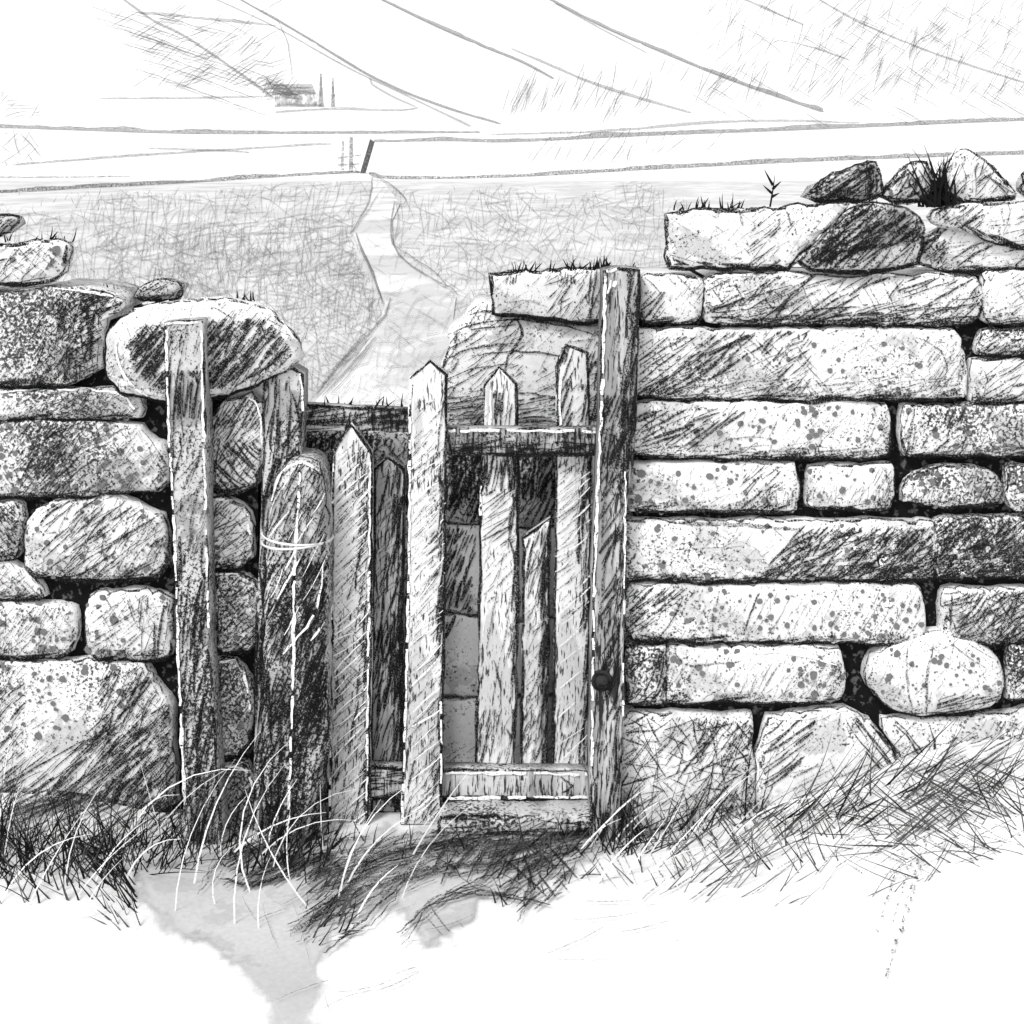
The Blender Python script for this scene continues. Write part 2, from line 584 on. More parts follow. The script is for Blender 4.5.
hm = Marks([FAR1, FAR2, FARG])
for x, y, e in ((90, 10, 200), (92, 20, 215), (105, 28, 235), (120, 46, 250), (140, 62, 262), (135, 72, 200), (165, 84, 270), (125, 34, 190), (180, 60, 262), (150, 15, 220)):
    L = e - x
    hm.line([(x, y), (x + L * .35, y + L * .11), (x + L * .7, y + L * .24), (e, y + L * .34)], 1.3, 2, lift=.02)
for k in range(34):
    x, y = U(130, 270), U(15, 95)
    hm.line([(x, y), (x + U(12, 34), y - U(8, 22))], 1.1, 2, lift=.02)
for k in range(16):
    x, y = U(262, 300), U(84, 102)
    hm.line([(x - 6, y), (x + U(5, 20), y + U(-8, 8))], 1.3, 2, lift=.02)
hm.line([(278, 24), (288, 48), (292, 82)], 1.2, 2, lift=.02)
for k in range(38):
    x, y = U(500, 650), U(92, 122)
    hm.line([(x, y), (x + U(6, 18), y - U(14, 34))], 1.1, 2, lift=.02)
for k in range(230):
    x, y = U(690, 1060), U(4, 114)
    a = random.choice((60, 50, -30, 42, 75))
    L = U(14, 50)
    hm.line([(x, y), (x + L * math.cos(math.radians(a)), y - L * math.sin(math.radians(a)))], .9, 2, lift=.02)
for rg, a, sp, w, c in (
        ([(90, 10), (250, 20), (285, 95), (170, 90)], 36, 8, 1.1, .75), ([(90, 10), (250, 20), (285, 95), (150, 80)], -14, 13, 1.1, .7),
        ([(245, 80), (300, 82), (300, 106), (262, 104)], 48, 5, 1.4, .8), ([(240, 70), (290, 90), (300, 105)], -38, 5, 1.4, .8),
        ([(520, 110), (600, 92), (640, 150), (560, 120)], 60, 9, 1.2, .7),
        ([(740, 40), (870, 10), (1024, 20), (1024, 100), (800, 110)], 60, 9, .9, .6), ([(740, 40), (870, 10), (1024, 20), (1024, 100), (800, 110)], -30, 13, .9, .5),
        ([(740, 0), (1024, 0), (1024, 60), (860, 50)], 40, 12, .9, .45), ([(640, 60), (800, 60), (780, 115), (690, 112)], 62, 11, .9, .5)):
    hm.hatch(rg, a, sp, w, 2, (20, 60), c, 8, .02)
for a in (36, -14):
    hm.hatch([(0, 95), (40, 105), (42, 126), (0, 126)], a + 20, 7, 1, 2, (15, 40), .7, 8, .02)
sheet('hill', list(np.geomspace(200, 1250, 70)), FX, M_HILL, hm)

ln = Marks([FARG])
for rg, a in (([(540, 135), (640, 132), (630, 170), (520, 170)], 58), ([(0, 135), (40, 135), (40, 165), (0, 170)], 40), ([(0, 135), (40, 135), (40, 165), (0, 170)], -50), ([(640, 140), (760, 132), (700, 160), (640, 160)], 50)):
    ln.hatch(rg, a, 7, 1.1, 0, (15, 40), .8, 10, .02)
ln.build('rough_grass', label='pale rough grass streaking the far meadow', cat='grass', kind='stuff')

# white track over the field
TRK = TRACK
tv = [land(x, y, .006) for x, y in resample(TRACK, 9)]
tm = Marks([INK2, INK3, FLD])
for pts, w, m in (([(372, 178), (371, 196), (365, 212), (350, 237)], 1.6, 0), ([(378, 195), (366, 216), (352, 234)], 1.2, 1),
                  ([(356, 235), (364, 258), (376, 285), (383, 307)], 2.6, 0), ([(360, 248), (370, 268), (382, 300)], 1.4, 0),
                  ([(391, 300), (385, 318), (372, 334), (345, 362), (318, 396)], 3.2, 0), ([(376, 340), (350, 370), (322, 400)], 2.4, 0), ([(372, 348), (352, 374), (330, 398)], 1.4, 1),
                  ([(376, 178), (390, 186), (407, 202), (404, 207), (397, 206)], 1.6, 0), ([(395, 204), (391, 222), (393, 246), (404, 262), (430, 280), (452, 292), (458, 298)], 2, 0),
                  ([(394, 248), (410, 258), (436, 276), (448, 290)], 1.3, 0), ([(396, 205), (398, 226), (394, 240)], 1.2, 1)):
    tm.line(pts, w, m, lift=.012)
for a, sp, c in ((70, 9, .6), (10, 9, .55), (42, 8, .6), (-30, 11, .5)):
    tm.hatch([(384, 300), (456, 292), (455, 335), (452, 440), (300, 440), (345, 372), (380, 335)], a, sp, .8, 2, (12, 42), c, 10, lift=.012)
    tm.hatch(TRACK, a, sp * 1.5, .7, 2, (8, 22), c, 10, lift=.012)
nv = len(tv)
tag(link('path', tv + tm.V, [tuple(range(nv))] + [tuple(i + nv for i in f) for f in tm.F], [0] + [i + 1 for i in tm.MI], [M_TRACK] + tm.mats, origin=(0, 0, 0), smooth=False), kind='structure')

# grey worn path in front of the gate
WP = [(250, 868), (300, 842), (440, 826), (596, 815), (600, 850), (560, 878), (475, 902), (462, 930), (425, 945), (395, 905), (345, 925), (318, 960), (312, 1060), (270, 1060), (268, 1000), (232, 965), (212, 948), (168, 930), (140, 905), (135, 872), (190, 852)]
V, F, FD = [], [], []
CE, NI, NJ = 3, 180, 90


def seg_dist(px, py, a, b):
    dx, dy = b[0] - a[0], b[1] - a[1]
    t = max(0, min(1, ((px - a[0]) * dx + (py - a[1]) * dy) / (dx * dx + dy * dy + 1e-9)))
    return math.hypot(px - a[0] - t * dx, py - a[1] - t * dy)


for j in range(NJ):
    for i in range(NI):
        x, y = 110 + i * CE, 815 + j * CE
        nx = x + 16 * noise.noise((x * .05, y * .05, 3)) + 6 * noise.noise((x * .14, y * .14, 5))
        ny = y + 12 * noise.noise((x * .05, y * .05, 8)) + 6 * noise.noise((x * .14, y * .14, 9))
        dd = min(seg_dist(nx, ny, WP[k - 1], WP[k]) for k in range(len(WP)))
        V.append(land(x, y, .003))
        FD.append(sm(-6, 7, dd if inside(WP, nx, ny) else -dd) * (1 - .5 * sm(930, 1040, y)))
for j in range(NJ - 1):
    for i in range(NI - 1):
        q = (j * NI + i + NI, j * NI + i + NI + 1, j * NI + i + 1, j * NI + i)
        if max(FD[k] for k in q) > 0: F.append(q)
nt_ = M_PATH.node_tree
_d = [n for n in nt_.nodes if n.type == 'BSDF_DIFFUSE'][0]
outn_ = [n for n in nt_.nodes if n.type == 'OUTPUT_MATERIAL'][0]
_a = nt_.nodes.new('ShaderNodeAttribute')
_a.attribute_name = 'wear'
_t = nt_.nodes.new('ShaderNodeBsdfTransparent')
_m = nt_.nodes.new('ShaderNodeMixShader')
nt_.links.new(_a.outputs['Fac'], _m.inputs[0])
nt_.links.new(_t.outputs[0], _m.inputs[1])
nt_.links.new(_d.outputs[0], _m.inputs[2])
nt_.links.new(_m.outputs[0], outn_.inputs[0])
wp = tag(link('worn_path', V, F, [0] * len(F), [M_PATH], origin=(0, 0, 0)), kind='structure')
at_ = wp.data.attributes.new('wear', 'FLOAT', 'POINT')
at_.data.foreach_set('value', FD)


# ------------------------------------------------------------------ far walls
def far_wall(pts, th, mat, label, group='field walls far off', name='field_wall'):
    pts = smooth_path(pts, 6)
    V, F = [], []
    n = len(pts)
    sd = U(0, 50)
    for i, (x, y) in enumerate(pts):
        b = land(x, y + th * .5, 0)
        d = b[1] + D0
        u = i / (n - 1)
        t = th * .95 * (.3 + 1.0 * abs(noise.noise((x * .02, y * .02, sd))) + .5 * math.sin(math.pi * min(1, max(0, u))) ** .5) * U(.9, 1.1)
        hh = t * K * d
        a, c = pts[max(0, i - 1)], pts[min(n - 1, i + 1)]
        A, C = land(*a), land(*c)
        dx, dy = C[0] - A[0], C[1] - A[1]
        L = math.hypot(dx, dy) or 1
        wx, wy = -dy / L * .3 , dx / L * .3
        V += [(b[0] - wx, b[1] - wy, b[2] - .3), (b[0] - wx * .6, b[1] - wy * .6, b[2] + hh), (b[0] + wx * .6, b[1] + wy * .6, b[2] + hh * U(.85, 1)), (b[0] + wx, b[1] + wy, b[2] - .3)]
    for i in range(n - 1):
        for k in range(3):
            F.append((4 * i + k, 4 * i + 4 + k, 4 * i + 5 + k, 4 * i + 1 + k))
    F += [(0, 1, 2, 3), (4 * n - 1, 4 * n - 2, 4 * n - 3, 4 * n - 4)]
    return tag(link(name, V, F, [0] * len(F), [mat], smooth=False), label, 'wall', group)


for pts, th, mat, lab in (
        ([(-300, 200), (-20, 192), (75, 187), (190, 181), (300, 174), (358, 171)], 3.6, FAR1, 'grey field wall left of the distant gate, along the top of the near pasture'),
        ([(372, 172), (395, 177), (512, 175), (640, 168), (800, 160), (905, 156), (1040, 152), (1300, 147)], 4.4, FAR1, 'long grey field wall running right from the distant gate, along the pasture top'),
        ([(-300, 124), (-20, 126), (60, 128), (190, 132), (330, 132), (480, 131)], 4.0, FAR1, 'dark straight field wall at left along the foot of the hill'),
        ([(374, 140), (450, 139), (512, 140), (640, 134), (800, 128), (1040, 118), (1300, 112)], 4.6, FAR1, 'long field wall from the distant gate rising to the right edge under the hill'),
        ([(490, 134), (600, 131), (740, 121), (860, 122)], 2.6, FAR2, 'thin pale upper field wall close above the longer one at right'),
        ([(15, 164), (110, 157), (200, 151), (330, 143)], 2.8, FAR2, 'thin field wall crossing the white meadow left of the distant gate'),
        ([(150, 148), (200, 150), (248, 152)], 2.0, FAR2, 'very short pale field wall in the middle of the left meadow'),
        ([(-20, 177), (60, 177), (130, 176)], 1.6, FAR2, 'faint short field wall just above the left pasture wall'),
        ([(100, 98), (180, 98), (262, 96)], 2.4, FAR2, 'level hillside wall leading left from the small barn'),
        ([(276, 112), (330, 109), (400, 110), (417, 107)], 2.4, FAR2, 'level hillside wall running just below the small barn'),
        ([(110, -12), (150, 18), (185, 36), (230, 66), (272, 96)], 3.2, FAR2, 'leftmost hillside wall, slanting down to the small barn'),
        ([(140, 12), (200, 18), (276, 25)], 2.6, FAR2, 'short nearly level wall high on the left hillside'),
        ([(225, -10), (300, 33), (375, 78), (440, 105), (500, 123)], 2.8, FAR1, 'long dark hillside wall slanting down past the right end of the small barn'),
        ([(195, -10), (270, 24), (345, 66), (410, 97), (470, 126)], 1.6, FAR2, 'thin pale hillside wall closely following the long dark slanting one'),
        ([(370, 78), (372, 84), (392, 96), (415, 106)], 1.8, FAR2, 'short curved hillside wall right of the two thin trees'),
        ([(365, -10), (430, 22), (480, 44), (520, 60), (553, 77)], 4.2, FAR1, 'thick grey wall slanting down the top centre of the hillside'),
        ([(512, 48), (560, 69), (610, 89), (690, 112)], 2.8, FAR2, 'wall continuing down the slope to the right below the thick central one'),
        ([(535, -10), (600, 24), (665, 52), (740, 82), (822, 110)], 4.4, FAR1, 'long thick wall slanting down the right of the centre hillside'),
        ([(555, 3), (600, 28), (646, 52)], 1.8, FAR2, 'thin pale wall alongside the upper half of the long thick one'),
        ([(725, -10), (770, 10), (803, 24)], 2.6, FAR2, 'short wall at the top edge of the right hillside'),
        ([(770, 44), (778, 40), (815, 48), (850, 60)], 1.5, FAR2, 'faint hooked wall in the crosshatched bracken'),
        ([(805, -10), (860, 22), (940, 55), (1040, 87)], 2.4, FAR2, 'rightmost hillside wall slanting down through the bracken to the right edge')):
    far_wall(pts, th, mat, lab)

M_FARPALE = wash('far whitewash', 0.7, 0.5, 0.4, 0.4, 0.45, 3)


def prism(pts3, d, V, F):
    """front polygon pts3 pushed back by d along Y"""
    b = len(V)
    n = len(pts3)
    V += list(pts3) + [(p[0], p[1] + d, p[2]) for p in pts3]
    F.append(tuple(range(b, b + n)))
    F.append(tuple(range(b + 2 * n - 1, b + n - 1, -1)))
    for i in range(n):
        j = (i + 1) % n
        F.append((b + j, b + i, b + n + i, b + n + j))


# small barn on the hillside
o0 = land(292, 107, 0)
yb = o0[1]
barn = empty('barn', o0, 'tiny pale low barn with a grey roof on the hillside beside two thin trees', 'barn')
V, F = [], []
prism([P(275, 108, yb), P(314, 108, yb), P(314, 92, yb), P(275, 92, yb)], 6, V, F)
link('wall', V, F, [0] * len(F), [ink('far rubble wall', .17, .42, .60, .9, .6)], barn, smooth=False)
V, F = [], []
a, b, c, d = P(272, 92.5, yb - .3), P(316, 92.5, yb - .3), P(312, 84, yb + 3), P(277, 84, yb + 3)
V = [a, b, c, d, P(316, 92.5, yb + 6.3), P(272, 92.5, yb + 6.3)]
V[4] = (V[4][0], V[4][1], a[2]); V[5] = (V[5][0], V[5][1], a[2])
F = [(0, 1, 2, 3), (4, 5, 3, 2), (1, 4, 2), (5, 0, 3), (0, 5, 4, 1)]
roof = link('roof', V, F, [0] * len(F), [FAR2], barn, smooth=False)


def thin_tree(px, py, top, w, label, mat, spread):
    o = land(px, py, 0)
    y = o[1]
    t = empty('tree', o, label, 'tree', 'thin trees by the barn')
    V, F = [], []
    s = K * (y + D0)
    H = (py - top) * s
    for i in range(9):
        u = i / 8
        for k in range(6):
            a = k * math.pi / 3
            r = w * s * .5 * (1 - .8 * u)
            V.append((o[0] + r * math.cos(a) + .12 * s * math.sin(u * 5), y + r * math.sin(a), o[2] - .5 + (H + .5) * u))
    for i in range(8):
        for k in range(6):
            F.append((i * 6 + k, i * 6 + (k + 1) % 6, i * 6 + 6 + (k + 1) % 6, i * 6 + 6 + k))
    link('trunk', V, F, [0] * len(F), [mat], t)
    V, F = [], []
    for i in range(46):
        u = U(.25, 1)
        a = U(0, 6.28)
        r = spread * s * (1.15 - u) * U(.3, 1)
        c = Vector((o[0] + r * math.cos(a), y + r * math.sin(a), o[2] + H * u))
        q = U(.9, 2.0) * s
        e = Vector((U(-1, 1), U(-1, 1), U(-.3, 1))).normalized() * q
        f = Vector((U(-1, 1), U(-1, 1), U(-1, 1))).normalized() * q * .7
        b = len(V)
        V += [c - e, c + f, c + e, c - f]
        F.append((b, b + 1, b + 2, b + 3))
    link('crown', V, F, [0] * len(F), [FAR1], t, smooth=False)


thin_tree(321, 107, 74, 6, 'taller darker thin tree standing at the right end of the tiny barn', FAR1, 3)
thin_tree(333, 107, 78, 4.5, 'shorter thin tree just right of the taller one by the tiny barn', FAR1, 3)

# distant gate in the pasture wall
o0 = land(352, 173, 0)
yb = o0[1] - .4
fg = empty('field_gate', (o0[0], yb, o0[2]), 'tiny sketchy field gate left of the dark leaning post in the far wall', 'gate')


def farbar(name, a, b, w, parent, mat=FAR1, y=None):
    y = yb if y is None else y
    V, F = [], []
    dx, dy = b[0] - a[0], b[1] - a[1]
    L = math.hypot(dx, dy)
    nx, ny = -dy / L * w / 2, dx / L * w / 2
    prism([P(a[0] + nx, a[1] + ny, y), P(b[0] + nx * .7, b[1] + ny * .7, y), P(b[0] - nx * .7, b[1] - ny * .7, y), P(a[0] - nx, a[1] - ny, y)], .15, V, F)
    return link(name, V, F, [0] * len(F), [mat], parent, smooth=False)


farbar('post', (342, 170), (343, 141), 3.2, fg, FAR2)
farbar('post', (351, 172), (351, 137), 4.2, fg)
farbar('rail', (338, 158), (361, 155), 2, fg, FAR2, yb + .2)
farbar('rail', (338, 165), (360, 164), 2, fg, FAR2, yb + .2)
farbar('brace', (352, 163), (358, 173), 1.6, fg, FAR2, yb - .2)
V, F = [], []
prism([P(360, 173, yb - .3), P(365, 173, yb - .3), P(374, 142, yb - .3), P(370, 139, yb - .3)], .5, V, F)
tag(link('field_post', V, F, [0] * len(F), [ink('far dark timber', .07, .2, .55, 8, .9)], smooth=False), 'dark leaning post in the far field wall where the winding path ends', 'post')


# ------------------------------------------------------------------ stone walls
def rb(x0, y0, x1, y1, c=9):
    """box outline with cut corners and slack edges"""
    x0 -= U(1, 3.5); x1 += U(1, 3.5); y0 -= U(1.2, 3.2); y1 += U(1.2, 3.4)
    c = min(c, (y1 - y0) * .4, (x1 - x0) * .4)
    j = lambda: U(.2, 1.15) * c
    v = lambda: U(-2.2, 2.2)
    a, b = x0 + (x1 - x0) * U(.25, .45), x0 + (x1 - x0) * U(.55, .75)
    return [(x0 + v(), y0 + j()), (x0 + j(), y0), (a, y0 + v()), (b, y0 + v()), (x1 - j(), y0), (x1 + v(), y0 + j()), (x1 + v(), y1 - j()), (x1 - j(), y1), (b, y1 + v()), (a, y1 + v()), (x0 + j(), y1), (x0 + v(), y1 - j())]


def core(parent, polys, y0, y1):
    V, F = [], []
    for q in polys:
        n = len(q)
        b = len(V)
        V += [P(x, y, y0) for x, y in q]
        V += [(P(x, y, y0)[0], y1, P(x, y, y0)[2]) for x, y in q]
        F.append(tuple(range(b, b + n)))
        F.append(tuple(range(b + 2 * n - 1, b + n - 1, -1)))
        for i in range(n):
            j = (i + 1) % n
            F.append((b + j, b + i, b + n + i, b + n + j))
    link('rubble_core', V, F, [0] * len(F), [M_EARTH], parent, smooth=False)


rw = empty('dry_stone_wall', P(830, 828), 'pale coursed dry stone wall right of the gate, speckled with lichen and tufted with grass at its foot', 'wall')
core(rw, [[(634, 276), (1060, 276), (1060, 850), (634, 850)]], .028, .34)


def stone(parent, poly, **k):
    bx = [q[0] for q in poly]; by = [q[1] for q in poly]
    cx, cy, wx, wy = (max(bx) + min(bx)) / 2, (max(by) + min(by)) / 2, max(bx) - min(bx), max(by) - min(by)
    e = U(2, 5) if len(poly) != 10 else U(1, 4.5)
    poly = [(cx + (x - cx) * (1 + e / wx), cy + (y - cy) * (1 + e / wy)) for x, y in poly]
    it = Item(poly, **k)
    it.parent = parent
    return it


def fine(it):
    b = it.bb
    ar = (b[2] - b[0]) * (b[3] - b[1])
    it.dots(int(ar / 110), None, (.4, 1.3), random.choice((2, 3, 5)))
    it.hatch(None, random.choice((36, 44, 52, 60)), 9, .9, 3, (8, 34), .55, 10)
    it.hatch(None, random.choice((36, 48, -40, 80)), 16, 1.1, 2, (6, 26), .4, 18)
    if random.random() < .6:
        x = U(b[0], b[2] - 40)
        it.hatch((x, b[1], x + U(25, 60), b[3]), U(30, 62), 5, 1.5, 1, (8, 36), .75, 9)
    it.hatch((b[0], b[3] - 9, b[2], b[3] + 3), 4, 3, 2.2, 1, (10, 50), .6, 6)


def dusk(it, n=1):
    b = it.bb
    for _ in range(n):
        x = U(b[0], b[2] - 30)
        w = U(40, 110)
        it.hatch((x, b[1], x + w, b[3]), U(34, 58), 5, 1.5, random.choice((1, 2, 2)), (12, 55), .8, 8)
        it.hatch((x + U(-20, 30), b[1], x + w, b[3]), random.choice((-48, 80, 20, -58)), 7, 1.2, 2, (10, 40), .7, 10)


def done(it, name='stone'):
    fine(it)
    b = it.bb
    it.hatch((b[0], b[3] - 13, b[2], b[3]), 6, 7, 8, 6, (20, 60), .6, 5)  # smudges paint shade along the stone's foot and both ends
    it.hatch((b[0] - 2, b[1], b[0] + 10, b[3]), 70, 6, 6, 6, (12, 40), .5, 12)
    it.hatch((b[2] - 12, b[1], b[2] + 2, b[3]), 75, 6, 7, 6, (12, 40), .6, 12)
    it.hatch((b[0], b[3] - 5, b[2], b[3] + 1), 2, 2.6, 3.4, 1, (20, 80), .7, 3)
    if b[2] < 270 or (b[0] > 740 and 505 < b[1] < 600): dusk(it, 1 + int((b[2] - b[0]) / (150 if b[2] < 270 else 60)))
    return it.build(name, it.parent)


# course 1
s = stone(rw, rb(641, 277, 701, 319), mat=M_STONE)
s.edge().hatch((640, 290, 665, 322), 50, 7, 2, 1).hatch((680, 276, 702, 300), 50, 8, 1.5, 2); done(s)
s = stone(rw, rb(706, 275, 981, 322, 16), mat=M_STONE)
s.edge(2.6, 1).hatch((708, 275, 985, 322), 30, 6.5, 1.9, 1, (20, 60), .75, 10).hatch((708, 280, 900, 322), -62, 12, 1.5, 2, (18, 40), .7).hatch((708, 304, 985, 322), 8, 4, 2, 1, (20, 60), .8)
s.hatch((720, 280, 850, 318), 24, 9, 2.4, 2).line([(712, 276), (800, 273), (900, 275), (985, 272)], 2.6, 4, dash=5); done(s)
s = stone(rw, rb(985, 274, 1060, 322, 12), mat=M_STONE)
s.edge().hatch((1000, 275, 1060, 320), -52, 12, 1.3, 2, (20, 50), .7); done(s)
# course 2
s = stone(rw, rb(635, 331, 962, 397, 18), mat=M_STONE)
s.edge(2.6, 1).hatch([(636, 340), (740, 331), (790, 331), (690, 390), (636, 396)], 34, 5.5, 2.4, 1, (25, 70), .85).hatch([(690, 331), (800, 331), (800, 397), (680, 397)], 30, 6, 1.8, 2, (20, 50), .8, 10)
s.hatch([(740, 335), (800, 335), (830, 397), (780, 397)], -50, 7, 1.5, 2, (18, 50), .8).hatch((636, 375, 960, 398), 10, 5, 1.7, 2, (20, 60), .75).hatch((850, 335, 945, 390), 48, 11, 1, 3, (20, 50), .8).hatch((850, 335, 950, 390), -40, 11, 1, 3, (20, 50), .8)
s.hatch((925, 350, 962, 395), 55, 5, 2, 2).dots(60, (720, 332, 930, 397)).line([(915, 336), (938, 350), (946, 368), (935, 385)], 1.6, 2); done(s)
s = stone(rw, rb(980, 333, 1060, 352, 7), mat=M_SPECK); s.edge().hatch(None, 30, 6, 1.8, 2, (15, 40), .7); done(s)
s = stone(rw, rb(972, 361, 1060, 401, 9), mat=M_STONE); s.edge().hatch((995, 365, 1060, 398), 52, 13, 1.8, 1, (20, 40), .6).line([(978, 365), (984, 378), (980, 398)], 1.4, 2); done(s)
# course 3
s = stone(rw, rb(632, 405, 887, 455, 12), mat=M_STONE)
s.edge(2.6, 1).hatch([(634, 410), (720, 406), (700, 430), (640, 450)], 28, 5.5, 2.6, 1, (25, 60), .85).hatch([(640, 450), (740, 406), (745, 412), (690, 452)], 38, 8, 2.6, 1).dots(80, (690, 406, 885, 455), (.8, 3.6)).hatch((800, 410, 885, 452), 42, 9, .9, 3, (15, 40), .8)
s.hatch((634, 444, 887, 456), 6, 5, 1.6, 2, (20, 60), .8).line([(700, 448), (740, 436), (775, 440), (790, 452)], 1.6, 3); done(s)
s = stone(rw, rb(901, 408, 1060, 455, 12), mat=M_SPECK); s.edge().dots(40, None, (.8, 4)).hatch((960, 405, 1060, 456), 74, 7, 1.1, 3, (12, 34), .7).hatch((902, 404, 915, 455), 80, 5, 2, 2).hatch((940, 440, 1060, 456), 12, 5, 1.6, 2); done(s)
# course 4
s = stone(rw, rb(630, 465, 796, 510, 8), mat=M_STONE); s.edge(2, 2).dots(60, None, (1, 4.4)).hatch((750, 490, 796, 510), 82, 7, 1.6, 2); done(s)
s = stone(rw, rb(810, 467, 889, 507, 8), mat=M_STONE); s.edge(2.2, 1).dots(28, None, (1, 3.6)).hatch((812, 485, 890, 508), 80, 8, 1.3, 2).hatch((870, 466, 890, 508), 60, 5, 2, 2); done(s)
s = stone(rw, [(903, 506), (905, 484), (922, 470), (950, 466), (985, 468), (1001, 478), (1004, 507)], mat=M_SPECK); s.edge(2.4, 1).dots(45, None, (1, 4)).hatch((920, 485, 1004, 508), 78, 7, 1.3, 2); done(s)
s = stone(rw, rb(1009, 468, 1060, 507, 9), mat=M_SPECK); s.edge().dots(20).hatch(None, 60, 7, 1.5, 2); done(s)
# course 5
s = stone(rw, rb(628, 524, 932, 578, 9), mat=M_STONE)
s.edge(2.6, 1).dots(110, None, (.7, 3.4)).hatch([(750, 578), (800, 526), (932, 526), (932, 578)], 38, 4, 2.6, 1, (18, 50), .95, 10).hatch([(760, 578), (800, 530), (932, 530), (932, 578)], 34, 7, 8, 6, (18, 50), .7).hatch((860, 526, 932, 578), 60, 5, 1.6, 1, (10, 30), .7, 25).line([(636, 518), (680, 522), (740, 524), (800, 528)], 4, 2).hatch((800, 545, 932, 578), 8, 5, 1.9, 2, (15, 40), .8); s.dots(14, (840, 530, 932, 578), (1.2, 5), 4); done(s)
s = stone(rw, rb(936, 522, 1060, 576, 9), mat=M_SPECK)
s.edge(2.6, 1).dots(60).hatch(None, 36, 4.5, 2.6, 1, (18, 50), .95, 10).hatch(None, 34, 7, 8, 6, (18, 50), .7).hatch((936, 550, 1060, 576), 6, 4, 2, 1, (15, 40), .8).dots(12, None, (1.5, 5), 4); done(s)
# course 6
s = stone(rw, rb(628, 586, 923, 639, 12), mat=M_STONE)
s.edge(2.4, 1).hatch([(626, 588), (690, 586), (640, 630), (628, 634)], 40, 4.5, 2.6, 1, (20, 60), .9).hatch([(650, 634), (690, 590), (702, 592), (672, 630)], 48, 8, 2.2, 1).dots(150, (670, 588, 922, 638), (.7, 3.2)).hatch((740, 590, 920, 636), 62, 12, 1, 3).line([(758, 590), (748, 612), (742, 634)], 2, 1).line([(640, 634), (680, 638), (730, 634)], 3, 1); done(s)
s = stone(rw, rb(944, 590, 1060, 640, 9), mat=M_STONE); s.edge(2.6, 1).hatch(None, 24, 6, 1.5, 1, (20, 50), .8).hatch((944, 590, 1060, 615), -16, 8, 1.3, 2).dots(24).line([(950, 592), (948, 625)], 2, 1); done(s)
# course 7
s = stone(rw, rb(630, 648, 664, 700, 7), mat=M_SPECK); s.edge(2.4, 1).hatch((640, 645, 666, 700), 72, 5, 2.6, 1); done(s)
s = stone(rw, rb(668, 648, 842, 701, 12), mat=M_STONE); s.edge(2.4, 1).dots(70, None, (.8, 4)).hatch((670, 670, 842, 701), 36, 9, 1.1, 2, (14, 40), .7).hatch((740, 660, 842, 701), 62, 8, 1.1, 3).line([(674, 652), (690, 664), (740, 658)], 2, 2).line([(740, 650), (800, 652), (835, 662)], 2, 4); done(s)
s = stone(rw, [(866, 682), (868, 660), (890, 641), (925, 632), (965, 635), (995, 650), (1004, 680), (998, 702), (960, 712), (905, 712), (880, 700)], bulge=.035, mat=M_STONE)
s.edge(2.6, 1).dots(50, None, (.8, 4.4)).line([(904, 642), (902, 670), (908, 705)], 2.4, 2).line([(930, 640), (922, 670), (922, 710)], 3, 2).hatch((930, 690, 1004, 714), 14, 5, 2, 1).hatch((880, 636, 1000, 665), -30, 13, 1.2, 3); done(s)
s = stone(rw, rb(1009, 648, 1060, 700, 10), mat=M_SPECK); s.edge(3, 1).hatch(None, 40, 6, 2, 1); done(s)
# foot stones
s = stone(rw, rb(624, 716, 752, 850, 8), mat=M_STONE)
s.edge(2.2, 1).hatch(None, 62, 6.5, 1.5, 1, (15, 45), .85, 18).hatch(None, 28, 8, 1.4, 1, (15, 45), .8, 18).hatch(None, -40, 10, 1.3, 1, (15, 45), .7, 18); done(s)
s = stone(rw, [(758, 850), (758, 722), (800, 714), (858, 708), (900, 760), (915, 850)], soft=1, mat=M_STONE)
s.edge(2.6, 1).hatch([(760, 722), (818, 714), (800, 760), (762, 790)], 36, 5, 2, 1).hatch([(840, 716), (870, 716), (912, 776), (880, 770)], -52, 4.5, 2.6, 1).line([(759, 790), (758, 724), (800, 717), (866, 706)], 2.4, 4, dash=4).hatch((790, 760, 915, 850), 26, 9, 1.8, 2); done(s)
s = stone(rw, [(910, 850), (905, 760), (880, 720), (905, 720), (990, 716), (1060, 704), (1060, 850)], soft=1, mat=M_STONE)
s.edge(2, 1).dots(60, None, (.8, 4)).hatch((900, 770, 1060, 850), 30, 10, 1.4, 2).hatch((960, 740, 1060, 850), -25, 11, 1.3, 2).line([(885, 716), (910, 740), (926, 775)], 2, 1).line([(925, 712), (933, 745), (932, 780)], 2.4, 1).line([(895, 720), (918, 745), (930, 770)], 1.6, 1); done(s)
# the wall's end behind the gate
YB = .30
core(rw, [[(456, 330), (500, 312), (640, 290), (640, 850), (452, 850)]], YB + .05, YB + .3)
q = lambda pts: [(512 + (x - 512), y) for x, y in pts]
s = stone(rw, [(441, 440), (444, 372), (450, 336), (462, 322), (474, 306), (500, 301), (530, 312), (572, 322), (604, 326), (604, 440)], y=YB, mat=M_STONE, bulge=.02, soft=0, rough=3.5)
for k in range(13):
    yy = 300 + k * 9.5 + U(-4, 4)
    s.line([(438, yy + 18), (470, yy + 2), (515, yy - 4), (560, yy + 2), (598, yy + 12)][(0 if k % 3 else 1):(2, 3, 5, 3)[k % 4]], U(1.2, 2.4), 1)
s.hatch((440, 310, 458, 400), 62, 7, 2.2, 1, (15, 40), .7).hatch((570, 350, 600, 425), 72, 7, 2.4, 1, (18, 50), .7).hatch((530, 370, 600, 425), 30, 11, 1.6, 1).hatch((445, 395, 600, 432), 6, 4.5, 2.4, 1).line([(505, 330), (515, 318), (522, 335), (508, 355), (504, 372)], 3, 1); done(s)
